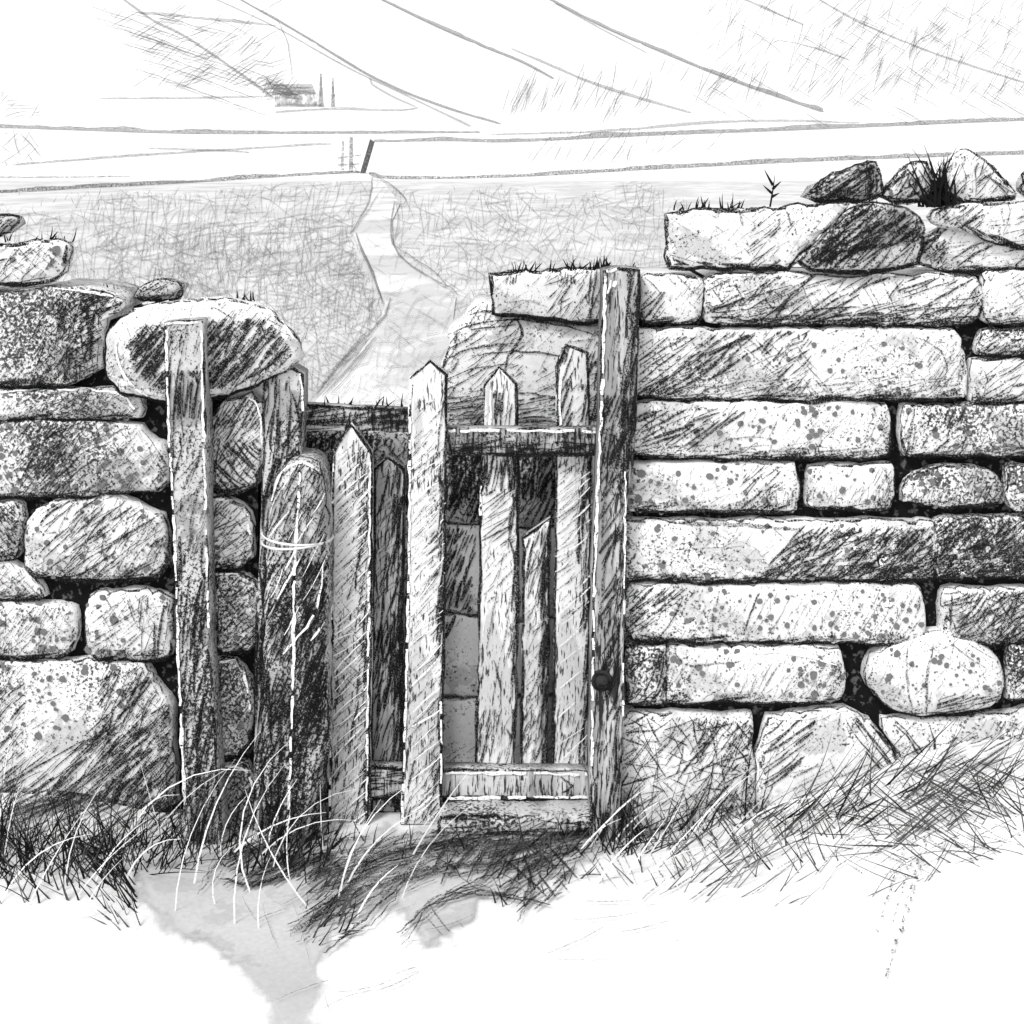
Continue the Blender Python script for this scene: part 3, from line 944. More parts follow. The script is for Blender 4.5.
for poly, mt, hz in (([(436, 440), (604, 440), (604, 520), (540, 527), (436, 522)], M_GREY, 1), ([(436, 526), (604, 530), (604, 612), (520, 618), (436, 610)], M_STONE, 0), ([(436, 614), (520, 622), (604, 616), (604, 690), (436, 696)], M_STONE, 0), ([(436, 700), (604, 694), (604, 800), (436, 800)], M_STONE, 0)):
    s = stone(rw, poly, y=YB, mat=mt, bulge=.012, depth=.09, back=.2, soft=0)
    s.edge(1.8, 2)
    if hz: s.hatch((450, 450, 604, 500), 86, 4.5, 3, 1, (20, 50), .9).hatch((446, 450, 480, 530), 60, 4.5, 3, 1).hatch((520, 450, 560, 530), 60, 5, 3, 1)
    else: s.hatch([(444, 520), (478, 520), (470, 610), (444, 640)], 68, 4, 3, 1, (15, 40), .9).hatch((520, 600, 556, 800), 66, 9, 1.4, 2, (14, 40), .6).hatch((444, 740, 604, 780), 30, 9, 1.6, 2, (12, 30), .7)
    s.build('stone', rw)

lw = empty('dry_stone_wall', P(80, 828), 'rounded dry stone wall left of the gate, hatched and overgrown at its foot', 'wall')
core(lw, [[(-40, 296), (98, 296), (150, 396), (258, 404), (258, 850), (-40, 850)]], .028, .34)
s = stone(lw, [(-40, 296), (0, 293), (70, 287), (122, 298), (124, 308), (104, 316), (102, 384), (-40, 387)], soft=1, mat=M_SPECK)
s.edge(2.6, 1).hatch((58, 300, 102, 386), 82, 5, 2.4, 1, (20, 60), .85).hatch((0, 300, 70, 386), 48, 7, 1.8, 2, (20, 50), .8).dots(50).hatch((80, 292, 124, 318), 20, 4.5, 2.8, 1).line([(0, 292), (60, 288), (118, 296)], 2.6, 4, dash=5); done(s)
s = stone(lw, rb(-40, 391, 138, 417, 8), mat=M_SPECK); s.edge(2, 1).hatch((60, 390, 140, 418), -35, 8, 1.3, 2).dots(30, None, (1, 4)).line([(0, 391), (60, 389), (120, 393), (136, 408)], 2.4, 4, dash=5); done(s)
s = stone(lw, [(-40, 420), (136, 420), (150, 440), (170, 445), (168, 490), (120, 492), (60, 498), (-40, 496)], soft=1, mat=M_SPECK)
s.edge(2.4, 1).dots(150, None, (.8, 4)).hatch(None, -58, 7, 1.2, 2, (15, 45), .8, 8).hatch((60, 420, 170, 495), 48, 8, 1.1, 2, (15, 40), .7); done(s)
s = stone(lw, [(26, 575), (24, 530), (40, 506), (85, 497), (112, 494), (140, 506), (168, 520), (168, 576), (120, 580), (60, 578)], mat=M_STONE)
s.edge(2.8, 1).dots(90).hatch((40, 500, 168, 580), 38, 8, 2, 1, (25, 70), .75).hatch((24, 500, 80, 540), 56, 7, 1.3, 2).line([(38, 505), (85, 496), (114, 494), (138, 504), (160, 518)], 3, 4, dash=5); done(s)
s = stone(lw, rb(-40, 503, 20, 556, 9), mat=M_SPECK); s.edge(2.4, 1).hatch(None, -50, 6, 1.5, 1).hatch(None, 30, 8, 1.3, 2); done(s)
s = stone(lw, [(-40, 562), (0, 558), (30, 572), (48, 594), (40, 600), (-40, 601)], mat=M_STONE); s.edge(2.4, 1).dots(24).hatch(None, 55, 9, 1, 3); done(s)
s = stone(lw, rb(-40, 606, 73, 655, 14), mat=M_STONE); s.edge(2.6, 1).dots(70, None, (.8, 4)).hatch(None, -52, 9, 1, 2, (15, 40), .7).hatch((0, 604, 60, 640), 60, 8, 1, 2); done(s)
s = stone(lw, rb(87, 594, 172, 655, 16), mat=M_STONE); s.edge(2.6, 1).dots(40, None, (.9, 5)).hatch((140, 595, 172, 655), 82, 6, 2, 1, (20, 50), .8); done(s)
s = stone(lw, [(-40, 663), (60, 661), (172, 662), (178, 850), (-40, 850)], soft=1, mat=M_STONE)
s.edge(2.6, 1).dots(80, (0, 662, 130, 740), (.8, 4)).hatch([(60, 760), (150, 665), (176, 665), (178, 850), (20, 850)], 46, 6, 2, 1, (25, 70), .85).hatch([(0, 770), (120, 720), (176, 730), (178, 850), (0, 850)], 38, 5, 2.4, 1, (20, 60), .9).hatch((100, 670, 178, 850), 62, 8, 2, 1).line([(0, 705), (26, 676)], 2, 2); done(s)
# between post and gate
for poly, kw in (([(206, 460), (212, 405), (262, 392), (266, 450), (255, 492), (206, 494)], dict(mat=M_STONE)),
                 ([(205, 500), (228, 497), (246, 508), (254, 530), (252, 566), (206, 568)], dict(mat=M_STONE)),
                 ([(208, 574), (245, 572), (262, 590), (264, 650), (210, 652)], dict(mat=M_SPECK)),
                 ([(208, 662), (232, 657), (250, 672), (254, 700), (248, 756), (212, 758)], dict(mat=M_SPECK)),
                 ([(212, 766), (256, 764), (260, 850), (214, 850)], dict(mat=M_GREY))):
    s = stone(lw, poly, **kw)
    s.edge(3, 1).hatch(None, 52, 11, 1.3, 2, (14, 40), .7).hatch(None, -45, 12, 1.2, 2, (14, 40), .6).dots(18)
    b = s.bb
    s.hatch((b[0], b[1], b[0] + 16, b[3]), 80, 5, 2.4, 1)
    if b[1] < 420: s.hatch((206, 395, 266, 430), 60, 6, 2.2, 1).hatch((215, 440, 266, 496), -48, 6, 2.6, 1)
    s.line([(b[0] + 14, b[1] + 3), (b[2] - 12, b[1] + 8), (b[2] - 4, (b[1] + b[3]) / 2)], 2.4, 4, dash=4)
    done(s)

# the wall's low end behind the left half of the gate
core(lw, [[(300, 440), (410, 440), (430, 850), (300, 850)]], YB + .06, YB + .3)
for poly, mt in (([(296, 436), (340, 428), (420, 432), (426, 500), (300, 505)], M_GREY), ([(296, 510), (428, 505), (430, 600), (296, 606)], M_SPECK), ([(296, 612), (430, 606), (434, 700), (296, 705)], M_GREY), ([(296, 710), (436, 706), (440, 800), (296, 800)], M_GREY)):
    s = stone(lw, poly, y=YB, mat=mt, bulge=.03)
    s.edge(3, 1).hatch(None, 80, 6, 2.6, 1, (20, 60), .8).hatch(None, 42, 8, 2, 1).hatch(None, -48, 12, 1.6, 2)
    done(s)

# both walls run on past the frame
for par, x0, x1, tops in ((lw, -420, -46, (300, 392, 420, 503, 562, 606, 664, 760, 850)), (rw, 1066, 1440, (200, 276, 333, 408, 466, 523, 590, 648, 706, 850))):
    core(par, [[(x0, tops[0] + 4), (x1 + 30 if x1 < 0 else x1, tops[0] + 4), (x1 + 30 if x1 < 0 else x1, 850), (x0 if x1 < 0 else x0 - 30, 850)]], .03, .33)
    for a, b in zip(tops, tops[1:]):
        x = x0
        while x < x1:
            e = min(x1, x + U(90, 230))
            if x1 - e < 60: e = x1
            s = stone(par, rb(x + 2, a + 3, e - 3, b - 3, 14), mat=random.choice((M_STONE, M_SPECK)))
            s.edge(2.4, 1).dots(40)
            done(s)
            x = e

# ------------------------------------------------------------------ coping stones, loose on the walls
GC = 'loose coping stones'


def cap(poly, label, **k):
    k.setdefault('depth', .11)
    k.setdefault('back', .75)
    it = Item(poly, **k)
    it.lab = label
    return it


def capdone(s):
    fine(s)
    b = s.bb
    if b[0] > 780:
        for k in range(5):
            x, y = U(b[0], b[2] - 20), U(b[1] + 10, b[3])
            L = U(18, 50)
            s.line([(x, y), (x + L * .5, y - L * .36), (x + L, y - L * .6)], U(2, 5), 1)
        s.hatch((b[0], b[1], b[0] + 30, b[3]), 46, 6, 7, 6, (12, 40), .6, 12)
    s.edge(3, 1, 1.2, 1, .8)
    s.build('coping_stone', None, label=s.lab, cat='stone', group=GC)


s = cap([(108, 388), (102, 345), (112, 320), (150, 304), (200, 297), (250, 300), (282, 318), (302, 346), (304, 360), (290, 371), (240, 393), (195, 404), (150, 400)], 'large oval coping stone with dark hatched face, on the left wall behind the wooden post', y=-.02, depth=.24, bulge=.035, mat=M_STONE)
s.edge(3, 1).hatch([(128, 345), (145, 325), (190, 318), (270, 318), (296, 350), (240, 388), (160, 390), (135, 370)], 48, 6, 3.6, 1, (30, 80), .95).hatch([(128, 345), (145, 325), (190, 318), (270, 318), (296, 350), (240, 388), (160, 390), (135, 370)], 48, 9, 9, 6, (30, 80), .7).hatch([(135, 345), (160, 325), (170, 390), (140, 380)], 46, 5, 2.6, 1).hatch((205, 315, 296, 385), 52, 8, 2, 2)
s.line([(106, 388), (104, 345), (114, 320), (150, 306), (200, 299), (250, 302), (280, 320), (300, 345)], 4, 4, dash=6).line([(122, 330), (120, 350), (128, 375), (150, 395)], 2.4, 4, dash=4).line([(150, 400), (200, 402), (245, 392), (292, 370)], 5, 1); capdone(s)
s = cap([(-40, 246), (0, 245), (58, 237), (74, 243), (64, 282), (20, 286), (-40, 286)], 'pale flat coping stone at the left edge with a dark top line and grass', y=-.01, mat=M_STONE, soft=1)
s.edge(3, 1).hatch((0, 245, 62, 286), 52, 9, 1.3, 2).hatch((10, 245, 60, 286), -40, 10, 1.2, 2).dots(20, None, (1, 5)).line([(0, 242), (40, 238), (75, 242)], 4, 1).line([(68, 245), (64, 280)], 4, 1); capdone(s)
s = cap([(-30, 214), (6, 213), (23, 217), (10, 237), (-30, 241)], 'small dark coping stone at the left edge, topmost of its pile', mat=M_GREY, soft=1, y=.02)
s.edge(3, 1).hatch(None, 50, 5, 2.4, 1); capdone(s)
s = cap([(132, 300), (138, 284), (162, 277), (183, 279), (184, 290), (174, 302)], 'small pale rounded stone lying just behind the large oval coping stone', y=.08, depth=.15, mat=M_GREY)
s.edge(2, 1, keep=1, low=False); capdone(s)
s = cap([(664, 214), (700, 208), (760, 210), (800, 204), (852, 203), (815, 240), (786, 270), (668, 270)], 'broad white coping stone at the left end of the right wall top', mat=M_STONE, soft=0, y=.0)
s.edge(3, 1).line([(660, 212), (700, 208), (730, 212), (800, 204)], 4, 1).line([(667, 216), (665, 262)], 3, 1).hatch((662, 252, 708, 270), -12, 5, 2, 1).hatch((780, 220, 830, 272), 45, 9, 1.4, 2).line([(720, 214), (735, 206), (742, 226)], 3, 2).line([(784, 208), (790, 226)], 2, 2); capdone(s)
s = cap([(784, 272), (822, 235), (854, 205), (882, 200), (916, 211), (928, 236), (916, 273)], 'blackened slanting coping stone leaning against the broad white one', mat=M_GREY, soft=1, y=-.02)
s.edge(3, 1).hatch([(800, 266), (855, 207), (915, 213), (925, 236), (850, 262)], 30, 7, 8, 6, (25, 60), .8).hatch([(800, 266), (855, 207), (915, 213), (925, 236), (850, 262)], 32, 4, 3, 1, (20, 60), .9, 9).hatch(None, 44, 7, 2.2, 1, (20, 60), .85).line([(792, 268), (826, 232), (858, 205)], 4, 1).line([(858, 203), (885, 200), (908, 208)], 2.6, 4, dash=4); capdone(s)
s = cap([(925, 222), (938, 205), (980, 202), (1060, 199), (1060, 252), (1018, 250), (958, 230)], 'pale coping stone at the right edge with a dark underside', mat=M_STONE, soft=1, y=-.01)
s.edge(3, 1).hatch((922, 204, 980, 240), 40, 5, 2.4, 1).hatch([(940, 228), (970, 226), (1020, 246), (1018, 256)], -24, 3.5, 3, 1).hatch((980, 204, 1060, 250), 8, 12, 1.2, 2).line([(928, 216), (940, 205), (1000, 200)], 2.6, 4, dash=4); capdone(s)
s = cap([(912, 272), (920, 234), (950, 224), (1000, 240), (1060, 250), (1060, 273)], 'low white wedge of coping stone under the pale one at the right edge', mat=M_STONE, soft=1, y=.02)
s.edge(2.4, 1).hatch((930, 240, 1020, 270), 8, 10, 1.2, 2).hatch((916, 240, 945, 270), 50, 5, 2, 1); capdone(s)
s = cap([(794, 203), (824, 178), (864, 161), (880, 164), (884, 203)], 'dark slanting coping stone, leftmost of the upper row on the right wall', mat=M_GREY, soft=1, y=.03)
s.edge(3, 1).hatch(None, 36, 4.5, 2.6, 1, (20, 60), .92, 8).hatch((862, 164, 882, 199), 84, 4, 3, 1); capdone(s)
s = cap([(878, 203), (886, 185), (914, 158), (932, 162), (936, 203)], 'small upright pointed coping stone just left of the black grass tuft', mat=M_STONE, soft=1, y=.03)
s.edge(2.6, 1).line([(887, 190), (914, 160)], 5, 1).dots(8); capdone(s)
s = cap([(940, 202), (944, 163), (962, 145), (978, 153), (1018, 192), (1016, 202)], 'white triangular coping stone right of the black grass tuft', mat=M_STONE, soft=1, y=.03)
s.edge(2.6, 1).line([(946, 164), (962, 149), (980, 158), (1014, 192)], 3, 1).line([(958, 160), (963, 175), (960, 195)], 1.4, 2).line([(972, 165), (974, 195)], 1.4, 2).hatch([(982, 172), (1005, 182), (1012, 196), (995, 190)], -38, 4, 2.6, 1); capdone(s)
s = cap([(1018, 199), (1024, 166), (1045, 160), (1060, 164), (1060, 199)], 'coping stone cut by the right edge, last of the upper row', mat=M_STONE, soft=1, y=.03)
s.edge(3, 1).line([(1020, 195), (1025, 168)], 4, 1); capdone(s)
s = cap([(488, 274), (540, 270), (602, 266), (604, 322), (588, 325), (540, 320), (492, 314)], 'white square cut coping stone on the wall end, left of the tall gatepost', mat=M_STONE, soft=0, y=YB - .03, depth=.3)
s.edge(3, 1).line([(492, 273), (550, 270), (600, 267)], 4, 1).line([(492, 275), (491, 312)], 5, 1).line([(500, 313), (540, 318), (596, 324)], 4, 1).hatch((586, 270, 604, 322), 78, 5, 2.4, 1).line([(505, 302), (530, 300), (548, 308)], 1.6, 2).hatch((505, 268, 520, 285), 80, 4, 2.4, 1, (8, 16)).hatch((560, 268, 575, 285), 80, 4, 2.4, 1, (8, 16)); capdone(s)


# ------------------------------------------------------------------ posts, slab and gate
def board(poly, y, depth, mat, rough=.8):
    return Item(poly, y=y, depth=depth, bulge=.004, mat=mat, soft=0, rough=rough, bump=.002)


s = board([(164, 322), (203, 319), (206, 420), (208, 560), (210, 650), (224, 862), (188, 862), (180, 720), (173, 520), (166, 400)], -.10, .075, M_GREY)
s.edge(2.6, 1, low=False).hatch((164, 370, 212, 420), 84, 4, 3, 1).hatch((166, 330, 182, 862), 86, 4.5, 2.6, 1, (30, 90), .8).hatch((186, 430, 207, 560), 70, 6, 2, 2).hatch([(172, 560), (206, 540), (216, 700), (226, 862), (188, 862)], 84, 5, 2.6, 1, (30, 90), .85).hatch((195, 600, 226, 862), 78, 5, 2.4, 1, (20, 70), .8).hatch((164, 320, 226, 862), 50, 12, 1.2, 2).hatch((164, 322, 205, 360), 70, 8, 2, 2)
s.line([(166, 324), (200, 321)], 2.6, 4, dash=3).line([(167, 330), (169, 420), (175, 540), (180, 680), (187, 840)], 3.2, 4, dash=3).line([(202, 330), (204, 430), (207, 540), (209, 640)], 2.8, 4, dash=3)
s.build('wooden_post', None, label='weathered wooden post in front of the oval coping stone, left of the gate', cat='post')
s = board([(264, 376), (276, 368), (292, 367), (303, 374), (302, 460), (297, 560), (292, 850), (252, 850), (256, 640), (262, 470)], -.02, .08, M_GREY)
s.edge(3, 1, low=False).hatch((260, 370, 280, 850), 85, 4, 3.4, 1, (30, 90), .95).hatch((286, 380, 300, 470), 85, 5, 2, 1).hatch((280, 420, 303, 470), 55, 5, 2.4, 1).hatch((250, 620, 300, 850), 82, 4, 3, 1, (30, 90), .92).line([(300, 374), (303, 400), (303, 460)], 3, 4, dash=3)
s.build('wooden_post', None, label='dark narrow post with rounded top, between the oval coping stone and the short picket', cat='post')
s = Item([(262, 850), (264, 560), (270, 490), (284, 464), (306, 456), (322, 466), (328, 500), (330, 600), (326, 850)], y=-.05, depth=.03 + .08, bulge=.03, mat=M_GREY, soft=1)
s.edge(3, 1).hatch((262, 460, 330, 640), 58, 6, 1.8, 1, (20, 60), .8).hatch((268, 470, 328, 640), 62, 17, 1.6, 4, (14, 50), .7).hatch((262, 460, 330, 660), 74, 5, 2, 1, (15, 60), .7).hatch((262, 560, 330, 760), 66, 5, 2.2, 1, (15, 50), .8).hatch((262, 560, 330, 850), 80, 7, 8, 6, (30, 80), .7).hatch([(262, 640), (285, 690), (292, 850), (262, 850)], 82, 4, 3, 1, (25, 80), .95).hatch([(290, 720), (330, 600), (330, 850), (296, 850)], 76, 4.5, 2.8, 1, (15, 60), .85).hatch((262, 680, 330, 850), 48, 8, 2, 1).hatch((268, 470, 328, 640), -50, 11, 1.3, 2).hatch((304, 560, 332, 720), 68, 4.5, 3, 1)  # pale strokes here are painted chalk highlights
s.line([(272, 500), (284, 470), (306, 460), (320, 470)], 2.8, 4, dash=5).line([(302, 470), (297, 560), (295, 680), (290, 830)], 3, 4, dash=3).line([(325, 560), (316, 610), (285, 650)], 2, 4, dash=5).hatch((270, 780, 300, 830), 84, 4, 3, 1)
s.build('standing_stone', None, label='rough upright grey stone with pale chalk highlights, bound with wire, beside the short picket', cat='stone')
# wire tie round the upright stone
V, F = [], []
for w_, (yy, tilt) in enumerate(((536, 3), (540, -2))):
    b = len(V)
    n = 40
    for i in range(n):
        a = 2 * math.pi * i / n
        c = P(297 + 35 * math.cos(a), yy + tilt * math.cos(a), -.03 + 0)
        for k in range(5):
            t = 2 * math.pi * k / 5
            V.append((c[0] + .003 * math.cos(t) * math.cos(a), -.02 - .09 * math.sin(a) + .003 * math.cos(t) * math.sin(a), c[2] + .003 * math.sin(t)))
    for i in range(n):
        for k in range(5):
            F.append((b + i * 5 + k, b + (i + 1) % n * 5 + k, b + (i + 1) % n * 5 + (k + 1) % 5, b + i * 5 + (k + 1) % 5))
tag(link('wire_tie', V, F, [0] * len(F), [wash('pale wire', .8, .6, 30, .3, .4)]), 'thin pale wire tied twice round the upright grey stone', 'wire')

# tall gatepost
s = board([(603, 271), (618, 268), (640, 270), (637, 420), (626, 520), (623, 720), (620, 850), (590, 850), (590, 770), (593, 560), (599, 440)], -.06, .11, M_DWOOD)
s.edge(3, 1, low=False).hatch([(628, 272), (642, 272), (638, 430), (626, 500), (616, 480)], 80, 4, 3.4, 1, (30, 90), .9).hatch((596, 395, 640, 470), 72, 4.5, 3.4, 1, (20, 60), .85).hatch((600, 470, 630, 720), 60, 8, 3.2, 1, (15, 45), .85).hatch((612, 470, 630, 820), 80, 5, 2, 1).hatch((590, 740, 626, 850), 78, 4.5, 2.6, 1).hatch((604, 272, 620, 360), 82, 5, 2, 2).hatch((590, 450, 606, 720), 84, 6, 2, 2)
s.hatch([(628, 272), (642, 272), (638, 430), (622, 500), (606, 500), (622, 400)], 80, 6, 8, 6, (30, 80), .8).hatch((594, 400, 640, 470), 76, 6, 8, 6, (20, 50), .8).hatch((606, 280, 618, 330), 70, 8, 3, 4, (15, 40), .6)  # heavy strokes paint the post's right side as shaded
s.line([(606, 271), (624, 268), (640, 272)], 2.6, 4, dash=3).line([(605, 276), (603, 360), (600, 440), (595, 560), (592, 700), (592, 765)], 3, 4, dash=3).line([(625, 470), (624, 600), (623, 715)], 2.2, 4, dash=3)
gp = s.build('gatepost', None, label='tall dark square wooden gatepost with a bolt head, right of the picket gate', cat='gatepost')
# bolt, a part of the gatepost
V, F = [], []
c = P(602, 681, -.066)
for r_, y_ in ((.0, -.020), (.010, -.019), (.015, -.012), (.016, .0), (.022, -.008), (.027, .004)):
    for i in range(14):
        a = 2 * math.pi * i / 14
        V.append((c[0] + r_ * math.cos(a), c[1] + y_, c[2] + r_ * math.sin(a)))
for k in range(5):
    for i in range(14):
        F.append((k * 14 + i, k * 14 + (i + 1) % 14, k * 14 + 14 + (i + 1) % 14, k * 14 + 14 + i))
link('bolt', V, F, [0] * len(F), [wash('dark iron', .035, .015, 60, .4, .5)], gp)

GY = .05
gate = empty('picket_gate', P(450, 828, GY), 'small weathered picket gate with pointed pickets on two rails, between the stone walls', 'gate')
s = board([(300, 404), (408, 409), (450, 428), (602, 428), (602, 456), (450, 455), (408, 432), (300, 430)], GY, .035, M_DWOOD)
s.edge(2.8, 1).hatch((300, 404, 408, 432), 8, 4, 3, 1, (30, 70), .95).hatch((300, 404, 408, 434), 70, 6, 2.4, 1).hatch((450, 442, 602, 457), 4, 3.5, 2.6, 1, (25, 60), .9).hatch((450, 432, 602, 457), 3, 7, 8, 6, (25, 60), .7).hatch((450, 428, 602, 456), 82, 11, 1.6, 2, (10, 24), .7).line([(448, 430), (520, 430), (600, 431)], 2.6, 4, dash=4)
s.build('rail', gate)
s = board([(300, 764), (445, 768), (592, 770), (592, 800), (445, 800), (300, 800)], GY, .035, M_WOOD)
s.edge(2.8, 1).hatch((300, 766, 410, 800), 5, 4, 3, 1, (30, 70), .9).line([(445, 772), (520, 772), (588, 773)], 3, 4, dash=4).line([(447, 797), (520, 796), (590, 796)], 3, 4, dash=4).hatch((448, 776, 590, 796), 84, 10, 1.4, 2, (8, 20), .7).line([(560, 776), (572, 785), (562, 792)], 3, 1)
s.build('rail', gate)


def picket(poly, y, mat, marks):
    s = board(poly, y, .026, mat)
    s.edge(2.6, 1, .8, 1, .9, False)
    b = s.bb
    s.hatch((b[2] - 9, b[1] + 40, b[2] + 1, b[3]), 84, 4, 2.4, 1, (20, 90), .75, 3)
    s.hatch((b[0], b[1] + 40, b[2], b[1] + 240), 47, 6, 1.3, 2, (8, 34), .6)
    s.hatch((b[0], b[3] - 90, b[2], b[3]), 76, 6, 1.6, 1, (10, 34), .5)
    marks(s)
    s.build('picket', gate)


def m1(s):
    s.edge(2.8, 1, low=False).hatch((330, 430, 373, 830), 46, 6, 1.4, 2, (12, 45), .85).hatch((356, 450, 373, 830), 46, 5, 1.6, 1, (8, 24), .7).hatch((330, 450, 373, 830), 42, 11, 1.5, 4, (20, 50), .8).hatch((352, 440, 373, 830), 84, 7, 2, 1, (25, 80), .7).hatch((331, 560, 373, 700), -50, 9, 1.3, 2)
    s.line([(333, 452), (332, 560), (330, 700), (330, 822)], 3, 4, dash=3).line([(370, 460), (369, 600), (367, 800)], 2.4, 4, dash=3).line([(332, 448), (350, 426), (370, 452)], 3.4, 1).line([(332, 823), (372, 824)], 3, 4, dash=3)


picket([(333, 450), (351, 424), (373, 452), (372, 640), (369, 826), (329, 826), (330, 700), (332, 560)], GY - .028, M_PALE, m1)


def m2(s):
    s.edge(2.4, 1, low=False).hatch((405, 440, 447, 826), 48, 6.5, 1.3, 2, (12, 45), .8).hatch((428, 480, 447, 826), 48, 5, 1.5, 1, (8, 24), .6).hatch((409, 460, 447, 826), 40, 13, 1.5, 4, (20, 50), .7).hatch((436, 500, 448, 826), 82, 6, 2, 1, (20, 70), .7)
    s.line([(410, 390), (409, 560), (406, 700), (402, 822)], 3, 4, dash=4).line([(410, 378), (430, 362), (447, 374)], 3, 1).line([(446, 380), (446, 440)], 2.2, 1).line([(441, 700), (442, 820)], 2.2, 4, dash=4).dots(14, None, (.8, 2.4), 1)


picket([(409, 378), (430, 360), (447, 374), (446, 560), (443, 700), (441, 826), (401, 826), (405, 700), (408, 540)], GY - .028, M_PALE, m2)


def m3(s):
    s.edge(2.6, 1, low=False).hatch((372, 455, 406, 600), 40, 8, 1.4, 2).hatch((372, 455, 406, 830), 76, 9, 1.6, 1).hatch([(362, 640), (408, 600), (408, 690), (362, 730)], 78, 4, 3.2, 1).hatch((372, 740, 408, 826), 62, 8, 2, 1).hatch((392, 455, 408, 830), 85, 4, 2.8, 1)


picket([(374, 468), (388, 456), (405, 468), (404, 640), (400, 812), (371, 812), (372, 640)], GY + .038, M_WOOD, m3)


def m4(s):
    s.edge(2.8, 1, low=False).line([(482, 430), (484, 386), (499, 367), (516, 384), (518, 432)], 5, 1).line([(490, 425), (491, 390)], 2.8, 4, dash=3).hatch((494, 390, 512, 428), 84, 6, 2.6, 1).hatch((478, 455, 520, 492), 84, 4, 3.2, 1).hatch((480, 488, 520, 545), 35, 7, 1.8, 1).hatch((480, 540, 520, 770), 80, 17, 1.3, 2, (20, 60), .6).hatch((510, 480, 520, 770), 84, 4.5, 2.4, 1)
    s.line([(481, 470), (478, 600), (472, 765)], 2.6, 4, dash=3).line([(494, 660), (502, 690)], 2, 1)


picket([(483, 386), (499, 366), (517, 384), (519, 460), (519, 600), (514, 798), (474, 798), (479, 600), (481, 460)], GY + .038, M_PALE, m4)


def m5(s):
    s.edge(2.6, 1, low=False).line([(556, 356), (558, 425)], 3, 1).line([(560, 380), (560, 425)], 2.6, 4, dash=3).hatch((553, 345, 572, 430), 72, 5, 2.4, 1).hatch((554, 460, 590, 620), 38, 8, 1.6, 2, (15, 40), .8).hatch((554, 470, 590, 760), 40, 14, 1.5, 4, (15, 40), .6).hatch((578, 460, 592, 770), 84, 5, 2.4, 1, (25, 80), .85)


picket([(556, 366), (566, 344), (588, 352), (591, 460), (590, 620), (588, 798), (552, 798), (554, 600), (556, 460)], GY + .038, M_PALE, m5)


def m6(s):
    s.edge(2.6, 1, low=False).hatch((524, 530, 550, 600), 78, 5, 2, 1).hatch((524, 520, 550, 770), 66, 9, 1.6, 2).hatch((540, 520, 552, 770), 84, 5, 2.6, 1).line([(524, 534), (550, 516)], 2.8, 4)


picket([(523, 538), (550, 518), (549, 650), (546, 798), (520, 798), (522, 650)], GY + .042, M_PALE, m6)

# step below the gate
s = Item([(438, 817), (500, 814), (598, 814), (600, 846), (520, 848), (436, 846)], y=-.03, depth=.14, bulge=.006, mat=M_GREY, soft=0)
s.edge(3, 1).hatch((440, 812, 598, 822), 4, 4, 2.6, 1).hatch((500, 812, 600, 846), 30, 9, 2.2, 1).hatch((440, 822, 600, 842), 8, 6, 2.4, 1, (20, 60), .7).hatch((560, 800, 600, 850), 80, 4.5, 3, 1)
s.build('step_stone', None, label='low flat grey stone step under the picket gate', cat='step')


# ------------------------------------------------------------------ grass
class Grass:
    def __init__(s): s.V, s.F, s.MI = [], [], []

    def blade(s, base, L, ang, bend, w, m):
        """base: world point; L, w in metres; ang: lean from vertical in degrees to the right; bend: extra droop"""
        x, y, z = base
        yaw = U(-.5, .5)
        n = 6
        a = math.radians(ang)
        b = len(s.V)
        yd = U(-.35, .25)
        for i in range(n + 1):
            u = i / n
            ww = w * .5 * (1 - u ** 1.6 * .85)
            aa = a + math.radians(bend) * u
            s.V.append((x - ww * math.cos(aa) * math.cos(yaw), y - ww * math.sin(yaw), z + ww * math.sin(aa)))
            s.V.append((x + ww * math.cos(aa) * math.cos(yaw), y + ww * math.sin(yaw), z - ww * math.sin(aa)))
            st = L / n
            x += st * math.sin(aa)
            z += st * math.cos(aa)
            y += st * yd * u
        for i in range(n):
            s.F.append((b + 2 * i, b + 2 * i + 1, b + 2 * i + 3, b + 2 * i + 2))
            s.MI.append(m)

    def patch(s, poly, n, L, ang, aj, bend, w, ms, lift=0.0):
        xs = [q[0] for q in poly]; ys = [q[1] for q in poly]
        while n > 0:
            x, y = U(min(xs), max(xs)), U(min(ys), max(ys))
            if not inside(poly, x, y): continue
            n -= 1
            p = land(x, y, -.01)
            sc = K * (p[1] + D0)
            s.blade(p, U(*L) * sc, random.gauss(ang, aj), random.choice((-1, 1)) * abs(random.gauss(bend, 15)) if bend >= 0 else random.gauss(bend, 15), w * U(.6, 1.3) * sc, random.choice(ms))

    def top(s, px, py, n, spread, L, y=0.1, m=0):
        for _ in range(n):
            p = P(px + U(-spread, spread), py + U(0, 3), y + U(-.06, .06))
            s.blade(p, U(*L) * K * D0, random.gauss(4, 20), random.gauss(0, 20), U(1.2, 2.6) * K * D0, m)

    def build(s, name, **kw): return tag(link(name, s.V, s.F, s.MI, M_BLADE, origin=(0, 0, 0), smooth=False), **kw)


